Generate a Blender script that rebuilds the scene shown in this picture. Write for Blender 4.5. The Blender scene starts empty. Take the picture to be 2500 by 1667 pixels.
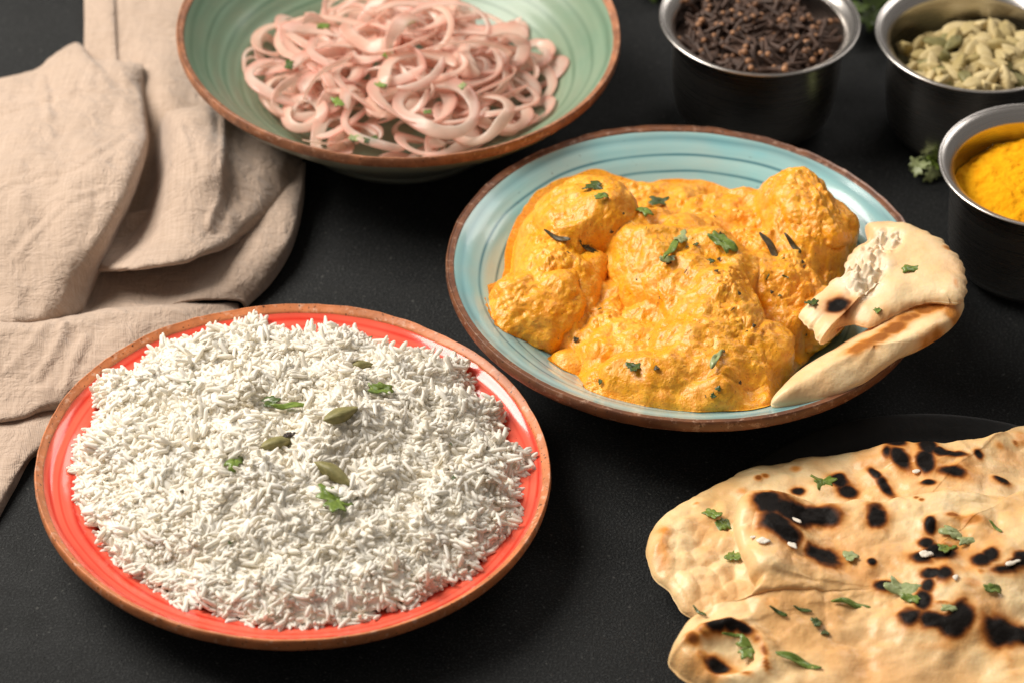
import bpy, math, random
import numpy as np
from mathutils import Vector, Matrix
from mathutils.bvhtree import BVHTree

random.seed(7)
RNG = np.random.default_rng(7)
SC = bpy.context.scene
COL = SC.collection

# ------------------------------------------------------------------ camera, world, lamps, exposure
CAM_H, PITCH, ROLL, FPX = 1.10, 0.6765, 0.0350, 8950.0      # camera 1.1 m above the table
X0 = np.array([1.0, 0, 0]); U0 = np.array([0, math.sin(PITCH), math.cos(PITCH)]); F0 = np.array([0, math.cos(PITCH), -math.sin(PITCH)])
CX = math.cos(ROLL)*X0 + math.sin(ROLL)*U0
CY = -math.sin(ROLL)*X0 + math.cos(ROLL)*U0
EYE = np.array([0, 0, CAM_H])

cd = bpy.data.cameras.new('camera'); cam = bpy.data.objects.new('camera', cd); COL.objects.link(cam)
cd.sensor_width = 36.0; cd.lens = FPX*36.0/2500.0; cd.clip_start = 0.05; cd.clip_end = 50
M = Matrix((( CX[0], CY[0], -F0[0], 0), (CX[1], CY[1], -F0[1], 0), (CX[2], CY[2], -F0[2], CAM_H), (0, 0, 0, 1)))
cam.matrix_world = M
SC.camera = cam
cd.dof.use_dof = True; cd.dof.focus_distance = 1.66; cd.dof.aperture_fstop = 9.0

w = bpy.data.worlds.new('World'); SC.world = w; w.use_nodes = True
w.node_tree.nodes['Background'].inputs[0].default_value = (1.0, 0.93, 0.86, 1)
w.node_tree.nodes['Background'].inputs[1].default_value = 0.19

def area(name, loc, target, sx, sy, power, color):
    l = bpy.data.lights.new(name, 'AREA'); l.shape = 'RECTANGLE'; l.size = sx; l.size_y = sy
    l.energy = power; l.color = color
    o = bpy.data.objects.new(name, l); COL.objects.link(o); o.location = loc
    o.rotation_euler = (Vector(target)-Vector(loc)).to_track_quat('-Z', 'Y').to_euler()
    return o
area('window_light', (-.86, 1.62, 1.06), (0.05, 1.36, 0.0), 0.95, 0.74, 33.0, (1.0, 0.94, 0.86))
area('back_fill_light', (0.95, 2.9, 1.45), (0.2, 1.4, 0.0), 1.0, 0.6, 9.0, (1.0, 0.95, 0.9))
SC.cycles.diffuse_bounces = 14; SC.cycles.max_bounces = 18; SC.cycles.transmission_bounces = 14; SC.cycles.sample_clamp_indirect = 4.0
SC.view_settings.view_transform = 'Standard'; SC.view_settings.look = 'None'
SC.view_settings.exposure = 0.0; SC.view_settings.gamma = 1.0

# ------------------------------------------------------------------ small helpers
def ray(u, v):
    x = u-1250.0; y = -(v-833.5)
    d = F0*FPX + CX*x + CY*y
    return d/np.linalg.norm(d)
def P(u, v, z=0.0):
    d = ray(u, v); t = (z-CAM_H)/d[2]
    return EYE + d*t

def smooth01(x):
    x = np.clip(x, 0, 1); return x*x*(3-2*x)
def _hash(ix, iy, iz, s):
    h = (ix.astype(np.int64)*374761393 + iy.astype(np.int64)*668265263 + iz.astype(np.int64)*2147483647 + s*974711) & 0xffffffff
    h = ((h ^ (h >> 13))*1274126177) & 0xffffffff
    h = ((h ^ (h >> 16))*2246822519) & 0xffffffff
    return ((h ^ (h >> 15)) & 0xffffff)/float(0xffffff)
def vn(p, f, s=0):
    """value noise, -1..1"""
    q = np.asarray(p)*f + 100.37; i = np.floor(q); r = q-i; i = i.astype(np.int64); r = r*r*(3-2*r)
    o = 0
    for a in (0, 1):
        for b in (0, 1):
            for c in (0, 1):
                wt = (r[:, 0] if a else 1-r[:, 0])*(r[:, 1] if b else 1-r[:, 1])*(r[:, 2] if c else 1-r[:, 2])
                o = o + wt*_hash(i[:, 0]+a, i[:, 1]+b, i[:, 2]+c, s)
    return o*2-1
def fbm(p, f, n=3, s=0, g=.5):
    o = 0; a = 1
    for k in range(n):
        o = o + a*vn(p, f*2.03**k, s+k*17); a *= g
    return o
def worley(p, f, s=0):
    """distance to the nearest cell point, about 0..1"""
    q = np.asarray(p)*f+100.0; i = np.floor(q).astype(np.int64); best = np.full(len(q), 9.0)
    for a in (-1, 0, 1):
        for b in (-1, 0, 1):
            for c in (-1, 0, 1):
                j = i+np.array([a, b, c])
                pt = j + np.stack([_hash(j[:, 0], j[:, 1], j[:, 2], s+k) for k in (1, 2, 3)], 1)
                best = np.minimum(best, ((pt-q)**2).sum(1))
    return np.sqrt(best)
def xyz0(x, y, z=None):
    return np.stack([x, y, np.zeros_like(x) if z is None else z], 1)

def mesh_np(name, V, F, mat=None, parent=None, smooth=True, attrs=None, loc=None):
    V = np.asarray(V, dtype=np.float32); me = bpy.data.meshes.new(name)
    F = np.asarray(F, dtype=np.int32); k = F.shape[1]
    me.vertices.add(len(V)); me.vertices.foreach_set('co', V.ravel())
    me.loops.add(F.size); me.loops.foreach_set('vertex_index', F.ravel())
    me.polygons.add(len(F)); me.polygons.foreach_set('loop_start', np.arange(0, F.size, k, dtype=np.int32))
    me.update(calc_edges=True)
    if smooth: me.polygons.foreach_set('use_smooth', np.ones(len(F), dtype=bool))
    if attrs:
        for an, arr in attrs.items():
            arr = np.asarray(arr, dtype=np.float32)
            if arr.ndim == 1:
                a = me.attributes.new(an, 'FLOAT', 'POINT'); a.data.foreach_set('value', arr)
            else:
                a = me.attributes.new(an, 'FLOAT_COLOR', 'POINT')
                a.data.foreach_set('color', np.concatenate([arr, np.ones((len(arr), 1), np.float32)], 1).ravel())
    if mat: me.materials.append(mat)
    o = bpy.data.objects.new(name, me); COL.objects.link(o)
    if parent: o.parent = parent
    if loc is not None: o.location = loc
    return o

def thing(name, label, cat, loc=(0, 0, 0), group=None, kind=None):
    o = bpy.data.objects.new(name, None); COL.objects.link(o); o.location = loc; o.empty_display_size = .01
    return tag(o, label, cat, group, kind)
def tag(o, label=None, cat=None, group=None, kind=None):
    if label: o['label'] = label
    if cat: o['category'] = cat
    if group: o['group'] = group
    if kind: o['kind'] = kind
    return o

def grid_faces(nu, nv, closed_u=False, off=0):
    """nu x nv points stored u-major (index = i*nv + j)"""
    i = np.arange(nu if closed_u else nu-1)[:, None]; j = np.arange(nv-1)[None, :]
    i2 = (i+1) % nu
    return (np.stack([i*nv+j, i2*nv+j, i2*nv+j+1, i*nv+j+1], -1).reshape(-1, 4)+off)

def catmull(pts, n, closed=False):
    """n samples per segment through pts (k,d)"""
    pts = np.asarray(pts, float); k = len(pts)
    if closed: idx = lambda i: pts[i % k]
    else:
        ext = np.vstack([2*pts[0]-pts[1], pts, 2*pts[-1]-pts[-2]]); idx = lambda i: ext[i+1]
    out = []
    for s in range(k if closed else k-1):
        p0, p1, p2, p3 = idx(s-1), idx(s), idx(s+1), idx(s+2)
        for t in np.arange(n)/n:
            out.append(.5*((2*p1)+(-p0+p2)*t+(2*p0-5*p1+4*p2-p3)*t*t+(-p0+3*p1-3*p2+p3)*t**3))
    if not closed: out.append(pts[-1])
    return np.array(out)

# ------------------------------------------------------------------ materials
class NT:
    def __init__(s, name):
        s.m = bpy.data.materials.new(name); s.m.use_nodes = True; s.t = s.m.node_tree
        s.b = s.t.nodes['Principled BSDF']; s.out = s.t.nodes['Material Output']
    def n(s, typ, **kw):
        nd = s.t.nodes.new(typ)
        for k, v in kw.items():
            if k.startswith('i_'):
                key = k[2:]; key = int(key) if key.isdigit() else key.replace('_', ' ')
                if isinstance(v, bpy.types.NodeSocket): s.t.links.new(v, nd.inputs[key])
                else: nd.inputs[key].default_value = v
            else: setattr(nd, k, v)
        return nd
    def link(s, a, b): s.t.links.new(a, b)
    def set(s, **kw):
        for k, v in kw.items():
            key = k.replace('_', ' ')
            if isinstance(v, bpy.types.NodeSocket): s.t.links.new(v, s.b.inputs[key])
            else: s.b.inputs[key].default_value = v
    def obj(s): return s.n('ShaderNodeTexCoord').outputs['Object']
    def noise(s, vec, scale, detail=3, rough=.55, dist=0):
        return s.n('ShaderNodeTexNoise', i_Vector=vec, i_Scale=scale, i_Detail=detail, i_Roughness=rough, i_Distortion=dist).outputs['Fac']
    def ramp(s, fac, stops):
        r = s.n('ShaderNodeValToRGB', i_Fac=fac); e = r.color_ramp.elements
        while len(e) < len(stops): e.new(.5)
        for el, (p, c) in zip(e, stops):
            el.position = p; el.color = (*c, 1) if len(c) == 3 else c
        return r.outputs['Color']
    def mix(s, fac, a, b, typ='MIX'):
        nd = s.n('ShaderNodeMix', data_type='RGBA', blend_type=typ)
        for sock, v in ((nd.inputs[0], fac), (nd.inputs[6], a), (nd.inputs[7], b)):
            if isinstance(v, bpy.types.NodeSocket): s.link(v, sock)
            elif sock == nd.inputs[0]: sock.default_value = v
            else: sock.default_value = (*v, 1)
        return nd.outputs[2]
    def math(s, op, a, b=0.0, c=0.0, clamp=False):
        nd = s.n('ShaderNodeMath', operation=op, use_clamp=clamp)
        for i, v in enumerate((a, b, c)):
            if isinstance(v, bpy.types.NodeSocket): s.link(v, nd.inputs[i])
            else: nd.inputs[i].default_value = v
        return nd.outputs[0]
    def bump(s, h, strength=.3, dist=.001, normal=None):
        nd = s.n('ShaderNodeBump', i_Height=h, i_Strength=strength, i_Distance=dist)
        if normal is not None: s.link(normal, nd.inputs['Normal'])
        return nd.outputs['Normal']
    def attr(s, name, out='Color'): return s.n('ShaderNodeAttribute', attribute_name=name).outputs[out]
    def rand(s): return s.n('ShaderNodeObjectInfo').outputs['Random']

def m_table():
    t = NT('table_slate'); o = t.obj()
    big = t.noise(o, 7, 5, .65); mid = t.noise(o, 70, 4, .65); fine = t.noise(o, 900, 3, .7); speck = t.noise(o, 420, 2, .5)
    c = t.ramp(big, [(.34, (.0020, .0027, .0032)), (.66, (.0110, .0118, .0122))])
    c = t.mix(t.ramp(mid, [(.45, (0, 0, 0)), (.75, (1, 1, 1))]), c, (.012, .0125, .0125))
    c = t.mix(t.ramp(fine, [(.50, (0, 0, 0)), (.66, (1, 1, 1))]), c, (.036, .038, .038))
    c = t.mix(t.ramp(speck, [(.67, (0, 0, 0)), (.73, (.8, .8, .8))]), c, (.075, .075, .07))
    t.set(Base_Color=c, Roughness=t.ramp(mid, [(.3, (.5,)*3), (.7, (.66,)*3)]))
    t.b.inputs['Specular IOR Level'].default_value = .20
    t.set(Normal=t.bump(fine, .7, .0008, t.bump(mid, .25, .0012)))
    return t.m

def m_glaze(name, base, alt, line, dark, tint, tint_amt, rings, seed=0., outer=False, streak=.35):
    """hand painted concentric glaze: rings = radii in metres of thin darker brush lines"""
    t = NT(name); o = t.obj()
    sep = t.n('ShaderNodeSeparateXYZ', i_0=o)
    x, y, z = sep.outputs
    off = t.n('ShaderNodeVectorMath', operation='ADD', i_0=o, i_1=(seed, seed*.7, 0)).outputs[0]
    wob = t.noise(off, 9, 2, .5)
    r = t.math('SQRT', t.math('ADD', t.math('MULTIPLY', x, x), t.math('MULTIPLY', y, y)))
    rw = t.math('ADD', r, t.math('MULTIPLY', t.math('SUBTRACT', wob, .5), .0075))
    # brushed streaks that run round the bowl
    comb = t.n('ShaderNodeCombineXYZ', i_0=t.math('MULTIPLY', rw, 520.), i_1=t.math('MULTIPLY', x, 6.), i_2=t.math('MULTIPLY', y, 6.)).outputs[0]
    st = t.noise(comb, 1.0, 4, .6)
    comb2 = t.n('ShaderNodeCombineXYZ', i_0=t.math('MULTIPLY', rw, 130.), i_1=t.math('MULTIPLY', x, 9.), i_2=t.math('MULTIPLY', y, 9.)).outputs[0]
    st2 = t.noise(comb2, 1.0, 3, .6)
    c = t.mix(t.ramp(st2, [(.35, (0,)*3), (.68, (1,)*3)]), base, alt)
    blot = t.noise(off, 22, 3, .6)
    c = t.mix(t.math('MULTIPLY', t.ramp(blot, [(.35, (0,)*3), (.7, (1,)*3)]), tint_amt), c, tint)
    c = t.mix(t.math('MULTIPLY', t.ramp(st, [(.48, (0,)*3), (.75, (1,)*3)]), streak), c, line)
    acc = None
    for k, (rr, wd, am) in enumerate(rings):
        d = t.math('ABSOLUTE', t.math('SUBTRACT', rw, rr))
        g = t.math('SUBTRACT', 1.0, t.math('DIVIDE', d, wd), clamp=True)
        g = t.math('MULTIPLY', g, am)
        acc = g if acc is None else t.math('MAXIMUM', acc, g)
    if acc is not None:
        fade = t.ramp(t.noise(off, 14, 2, .5), [(.3, (.55,)*3), (.55, (1,)*3)])
        c = t.mix(t.math('MULTIPLY', acc, fade), c, dark)
    spk = t.noise(o, 480, 2, .5)
    c = t.mix(t.ramp(spk, [(.74, (0,)*3), (.78, (.6,)*3)]), c, (.10, .05, .03))
    t.set(Base_Color=c, Roughness=(.36 if 'green' in name else .15 if 'red' in name else .22) if not outer else .3)
    t.b.inputs['Coat Weight'].default_value = .35 if 'green' not in name else .1; t.b.inputs['Coat Roughness'].default_value = .08
    t.set(Normal=t.bump(st2, .12, .0006, t.bump(t.noise(o, 60, 2), .15, .0008)))
    return t.m

def m_rim(name, a, b, pale):
    t = NT(name); o = t.obj()
    n1 = t.noise(o, 260, 4, .65); n2 = t.noise(o, 90, 3, .6); n3 = t.noise(o, 620, 2, .6)
    c = t.mix(t.ramp(n2, [(.35, (0,)*3), (.65, (1,)*3)]), a, b)
    c = t.mix(t.ramp(n1, [(.56, (0,)*3), (.66, (.75,)*3)]), c, pale)
    c = t.mix(t.ramp(n3, [(.64, (0,)*3), (.70, (.9,)*3)]), c, (.03, .012, .006))
    t.set(Base_Color=c, Roughness=.42)
    t.set(Normal=t.bump(n1, .5, .0006))
    return t.m

def m_cloth():
    t = NT('beige_linen'); o = t.n('ShaderNodeUVMap').outputs[0]; ob = t.obj()
    w1 = t.n('ShaderNodeTexWave', wave_type='BANDS', bands_direction='X', i_Vector=o, i_Scale=420., i_Distortion=.5, i_Detail=1., i_Detail_Scale=2.).outputs['Fac']
    w2 = t.n('ShaderNodeTexWave', wave_type='BANDS', bands_direction='Y', i_Vector=o, i_Scale=420., i_Distortion=.5, i_Detail=1., i_Detail_Scale=2.).outputs['Fac']
    wv = t.math('ADD', w1, w2)
    mp1 = t.n('ShaderNodeMapping', i_Vector=o); mp1.inputs['Scale'].default_value = (900, 30, 1)
    mp2 = t.n('ShaderNodeMapping', i_Vector=o); mp2.inputs['Scale'].default_value = (30, 900, 1)
    s1 = t.noise(mp1.outputs[0], 1, 3, .6); s2 = t.noise(mp2.outputs[0], 1, 3, .6)
    big = t.noise(ob, 14, 3, .5)
    sl = t.math('ADD', s1, s2)
    c = t.ramp(t.math('MULTIPLY', sl, .5), [(.36, (.42, .31, .235)), (.5, (.49, .37, .285)), (.64, (.56, .43, .34))])
    c = t.mix(t.math('MULTIPLY', t.ramp(big, [(.35, (0,)*3), (.7, (1,)*3)]), .35), c, (.38, .285, .215))
    t.set(Base_Color=c, Roughness=.92)
    t.b.inputs['Specular IOR Level'].default_value = .15
    t.b.inputs['Sheen Weight'].default_value = .25; t.b.inputs['Sheen Roughness'].default_value = .5
    wr = t.noise(ob, 85, 4, .62, .6)
    t.set(Normal=t.bump(wv, .25, .00035, t.bump(sl, .35, .0006, t.bump(wr, .8, .0035))))
    return t.m

def m_attr(name, rough=.5, sss=0., sss_r=(.01, .005, .002), bumps=((400, .3, .0005),), spec=.5, coat=0., coatr=.1, attr='Col', sssscale=.004, vary=None):
    t = NT(name); o = t.obj(); c = t.attr(attr)
    if vary:
        lum = t.n('ShaderNodeRGBToBW', i_0=c).outputs[0]
        keep = t.ramp(lum, [(.15, (0,)*3), (.4, (1,)*3)])
        c = t.mix(t.math('MULTIPLY', keep, t.math('MULTIPLY', t.ramp(t.noise(o, vary[0], 3, .6), [(.4, (0,)*3), (.68, (1,)*3)]), vary[2])), c, vary[1])
    t.set(Base_Color=c, Roughness=rough)
    t.b.inputs['Specular IOR Level'].default_value = spec
    if sss:
        t.b.inputs['Subsurface Weight'].default_value = sss; t.b.inputs['Subsurface Radius'].default_value = sss_r; t.b.inputs['Subsurface Scale'].default_value = sssscale
    if coat: t.b.inputs['Coat Weight'].default_value = coat; t.b.inputs['Coat Roughness'].default_value = coatr
    if coat and vary: t.link(t.math('MULTIPLY', keep, coat), t.b.inputs['Coat Weight']); t.link(t.math('MULTIPLY_ADD', keep, spec-.12, .12), t.b.inputs['Specular IOR Level'])
    nrm = None
    for sc_, st_, d_ in bumps: nrm = t.bump(t.noise(o, sc_, 3, .6), st_, d_, nrm)
    if nrm is not None: t.set(Normal=nrm)
    return t.m

def m_plain(name, stops, scale, rough=.5, sss=0., sss_r=(1, .4, .2), sssscale=.002, bump=(300, .3, .0005), spec=.5, metal=0., coat=0., rnd=None):
    t = NT(name); o = t.obj()
    c = t.ramp(t.noise(o, scale, 3, .6), stops)
    if rnd: c = t.mix(t.math('MULTIPLY', t.rand(), rnd[1]), c, rnd[0])
    t.set(Base_Color=c, Roughness=rough, Metallic=metal)
    t.b.inputs['Specular IOR Level'].default_value = spec
    if sss:
        t.b.inputs['Subsurface Weight'].default_value = sss; t.b.inputs['Subsurface Radius'].default_value = sss_r; t.b.inputs['Subsurface Scale'].default_value = sssscale
    if coat: t.b.inputs['Coat Weight'].default_value = coat; t.b.inputs['Coat Roughness'].default_value = .12
    if bump: t.set(Normal=t.bump(t.noise(o, bump[0], 3, .6), bump[1], bump[2]))
    return t.m

def m_steel():
    t = NT('brushed_steel'); o = t.obj(); sep = t.n('ShaderNodeSeparateXYZ', i_0=o)
    comb = t.n('ShaderNodeCombineXYZ', i_0=t.math('MULTIPLY', sep.outputs[2], 2600.), i_1=t.math('MULTIPLY', sep.outputs[0], 12.), i_2=t.math('MULTIPLY', sep.outputs[1], 12.)).outputs[0]
    n = t.noise(comb, 1., 3, .6)
    t.set(Base_Color=(.56, .53, .50, 1), Metallic=1.0, Roughness=t.ramp(n, [(.3, (.20,)*3), (.7, (.33,)*3)]))
    t.set(Normal=t.bump(n, .06, .0003))
    return t.m

# ------------------------------------------------------------------ the table
TB = mesh_np('table_top', [(-3, -1, -.03), (3, -1, -.03), (3, 6, -.03), (-3, 6, -.03), (-3, -1, 0), (3, -1, 0), (3, 6, 0), (-3, 6, 0)],
             [(4, 5, 6, 7), (0, 3, 2, 1), (0, 1, 5, 4), (1, 2, 6, 5), (2, 3, 7, 6), (3, 0, 4, 7)], m_table(), smooth=False)
tag(TB, kind='structure')

# ------------------------------------------------------------------ lathe
def lathe(name, prof, mat, parent=None, n=224, wob=0.0, seed=0, zwob=0.0, attrs=None):
    prof = np.asarray(prof, float); m = len(prof)
    a = np.arange(n)/n*2*math.pi
    R = prof[:, 0][None, :]*np.ones((n, 1)); Z = prof[:, 1][None, :]*np.ones((n, 1))
    if wob or zwob:
        c = np.stack([np.cos(a), np.sin(a), np.full(n, seed*3.1)], 1)
        wv = (vn(c, 1.6, seed)*.6+vn(c, 5., seed+5)*.25)[:, None]
        R = R*(1+wob*wv); Z = Z+zwob*wv*(prof[:, 1]/prof[:, 1].max())[None, :]
    V = np.stack([R*np.cos(a)[:, None], R*np.sin(a)[:, None], Z], -1).reshape(-1, 3)
    return mesh_np(name, V, grid_faces(n, m, True), mat, parent)

def prof_spline(pts, n=8): return catmull(pts, n)

def ceramic(name, label, cat, c, R, h, inner, outer, body_m, outer_m, rim_m, seed, foot=.5, ripple=.0):
    t = thing(name, label, cat, (c[0], c[1], 0))
    wi = prof_spline([(r*R, z) for r, z in inner], 14)
    if ripple:
        k = wi[:, 0]
        wi[:, 1] += ripple*np.sin(k*2*math.pi/.0085)*smooth01((k/R-.35)/.2)*smooth01((.97-k/R)/.05)
    wo = prof_spline([(r*R, z) for r, z in outer], 8)          # from rim down to the foot
    body_in = wi[wi[:, 0] < R*.972]
    lip_in = body_in[-1]
    lathe('glazed_inside', np.vstack([body_in[::-1][::-1]]), body_m, t, wob=.004, seed=seed, zwob=.0012)
    ro = wo[wo[:, 1] < h-.0042]
    lathe('outside_wall', np.vstack([ro, [(foot*R, .0), (foot*R-.004, .0), (foot*R-.006, .003), (0.0005, .003)]]), outer_m, t, wob=.004, seed=seed, zwob=.0012)
    # the unglazed lip: a rounded band that closes the wall
    o0 = ro[0]
    lip = catmull([lip_in+np.array([-.0004, -.0006]), lip_in+np.array([.0, .0004]), (R*.990, h-.0002), (R*.9975, h+.0004), (R*1.002, h-.0006), (R*1.003, h-.0022), o0+np.array([.0006, .0002]), o0+np.array([.0, -.0012])], 5)
    rim = lathe('rim', lip, rim_m, t, n=448, wob=.004, seed=seed, zwob=.0012)
    me = rim.data; co = np.empty(len(me.vertices)*3, np.float32); me.vertices.foreach_get('co', co); co = co.reshape(-1, 3)
    rr = np.hypot(co[:, 0], co[:, 1]); d = co/np.linalg.norm(co[:, :2], axis=1)[:, None]
    k = (vn(co, 210, seed)*.00028 + vn(co, 60, seed+3)*.0003)
    co[:, 2] += k; co[:, 0] += d[:, 0]*k*.5; co[:, 1] += d[:, 1]*k*.5
    me.vertices.foreach_set('co', co.ravel()); me.update()
    return t

def place_c(cn, h): return (cn[0]*(CAM_H-h), cn[1]*(CAM_H-h))
H_RED, H_BLU, H_GRN = .030, .046, .058
C_RED = place_c((-.0892, 1.1589), H_RED); R_RED = .1072*(CAM_H-H_RED)
C_BLU = place_c((.0776, 1.3030), H_BLU); R_BLU = .1081*(CAM_H-H_BLU)
C_GRN = place_c((-.0602, 1.4849), H_GRN); R_GRN = .1077*(CAM_H-H_GRN)

rim_brown = m_rim('rim_rust', (.20, .075, .03), (.12, .045, .022), (.42, .26, .18))
rim_orange = m_rim('rim_orange', (.66, .22, .08), (.46, .16, .06), (.72, .42, .28))
rim_copper = m_rim('rim_copper', (.42, .17, .08), (.22, .09, .045), (.58, .33, .22))

red_in = m_glaze('red_glaze', (.78, .080, .045), (.80, .125, .078), (.84, .20, .13), (.60, .014, .004), (.84, .18, .10), .45,
                 [(.1085, .0013, .95), (.1045, .0008, .6), (.0990, .0018, .95), (.091, .0014, .8), (.084, .0012, .7), (.074, .0012, .6)], 1.3, streak=.22)
red_out = m_glaze('red_plate_underside', (.30, .16, .11), (.26, .18, .14), (.4, .25, .2), (.1, .05, .03), (.2, .15, .12), .5, [], 2., True)
blu_in = m_glaze('blue_glaze', (.30, .56, .57), (.20, .47, .51), (.42, .64, .62), (.030, .14, .18), (.46, .47, .40), .5,
                 [(.1075, .0030, .55), (.0990, .0011, 1.), (.0912, .0010, 1.), (.0800, .0010, .9), (.066, .001, .8), (.050, .0012, .8)], 3.1, streak=.12)
blu_out = m_glaze('blue_bowl_underside', (.30, .31, .27), (.22, .26, .24), (.4, .4, .35), (.1, .05, .03), (.2, .18, .15), .5, [], 2., True)
grn_in = m_glaze('green_glaze', (.20, .30, .20), (.13, .235, .155), (.29, .38, .27), (.055, .12, .065), (.25, .28, .19), .5,
                 [(.1055, .0018, .7), (.098, .0012, .8), (.089, .0016, .8), (.081, .0012, .8), (.072, .0016, .8), (.062, .0012, .7), (.052, .0014, .7)], 5.7, streak=.2)
grn_out = m_glaze('green_bowl_underside', (.24, .27, .21), (.18, .22, .18), (.35, .36, .3), (.1, .05, .03), (.2, .18, .15), .5, [], 2., True)

RED_IN = [(0.002, .007), (.35, .0072), (.52, .0090), (.64, .0128), (.75, .0178), (.86, .0228), (.93, .0252), (.965, .0272), (.985, .0298)]
red_plate = ceramic('red_plate', 'coral red glazed plate with orange rim, heaped with white rice', 'plate', C_RED, R_RED, H_RED, RED_IN,
    [(1.001, .0285), (.996, .0255), (.955, .0200), (.885, .0140), (.80, .0085), (.69, .0045), (.60, .0032), (.585, .002)], red_in, red_out, rim_orange, 3, .58, .00012)
BLU_IN = [(0.002, .0085), (.3, .0100), (.5, .0150), (.60, .0205), (.70, .0270), (.80, .0345), (.88, .0400), (.945, .0436), (.985, .0458)]
blue_bowl = ceramic('blue_bowl', 'pale blue glazed bowl with rust brown rim, holding orange curry', 'bowl', C_BLU, R_BLU, H_BLU, BLU_IN,
    [(1.001, .0445), (.992, .0410), (.940, .0350), (.850, .0270), (.750, .0180), (.64, .0090), (.52, .0040), (.505, .002)], blu_in, blu_out, rim_brown, 8, .5, .00010)
GRN_IN = [(0.002, .0085), (.28, .0090), (.45, .0130), (.58, .0200), (.70, .0290), (.81, .0385), (.90, .0480), (.96, .0550), (.985, .0578)]
green_bowl = ceramic('green_bowl', 'sage green glazed bowl with copper rim, holding sliced pink onion', 'bowl', C_GRN, R_GRN, H_GRN, GRN_IN,
    [(1.001, .0565), (.990, .0525), (.935, .0450), (.810, .0330), (.675, .0210), (.555, .0100), (.49, .0040), (.485, .002)], grn_in, grn_out, rim_copper, 12, .48, .00020)

# ------------------------------------------------------------------ steel bowls
steel = m_steel()
def steel_bowl(label, cn, Rn, h=.062):
    c = place_c(cn, h); R = Rn*(CAM_H-h)
    t = thing('steel_bowl', label, 'steel bowl', (c[0], c[1], 0), 'small steel spice bowls')
    w_ = .0008
    out = [(R-.0002, h), (R-.0002, h-.0006), (R-.003, h-.0018), (R-.0062, h-.0045), (R-.0072, h-.0085), (R-.0078, h*.5), (R-.0100, h*.2), (R-.0140, .006), (R-.019, .0014), (R-.024, .0004), (.0005, .0004)]
    inn = [(.0005, .0016), (R-.025, .0016), (R-.0195, .0028), (R-.0148, .0070), (R-.0108, h*.2), (R-.0086, h*.5), (R-.0080, h-.0085), (R-.0070, h-.0040), (R-.0036, h-.0008), (R-.0012, h+.0003), (R-.0004, h+.0004)]
    lathe('outer_wall', prof_spline(out, 6), steel, t, n=160)
    lathe('inner_wall', prof_spline(inn, 6), steel, t, n=160)
    lathe('lip', catmull([(R-.0005, h-.0008), (R+.0005, h-.0004), (R+.0006, h+.0003), (R, h+.0008), (R-.0010, h+.0004), (R-.0010, h-.0002)], 4), steel, t, n=160)
    return t, c, R, h
sb_clove = steel_bowl('steel bowl full of dark cloves, behind the blue bowl', (.116, 1.5045), .0490)
sb_card = steel_bowl('steel bowl holding pale green cardamom pods, at the upper right corner', (.2217, 1.4969), .0490)
sb_tur = steel_bowl('steel bowl holding yellow turmeric powder, nearest of the steel bowls', (.2453, 1.3901), .0490)

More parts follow.
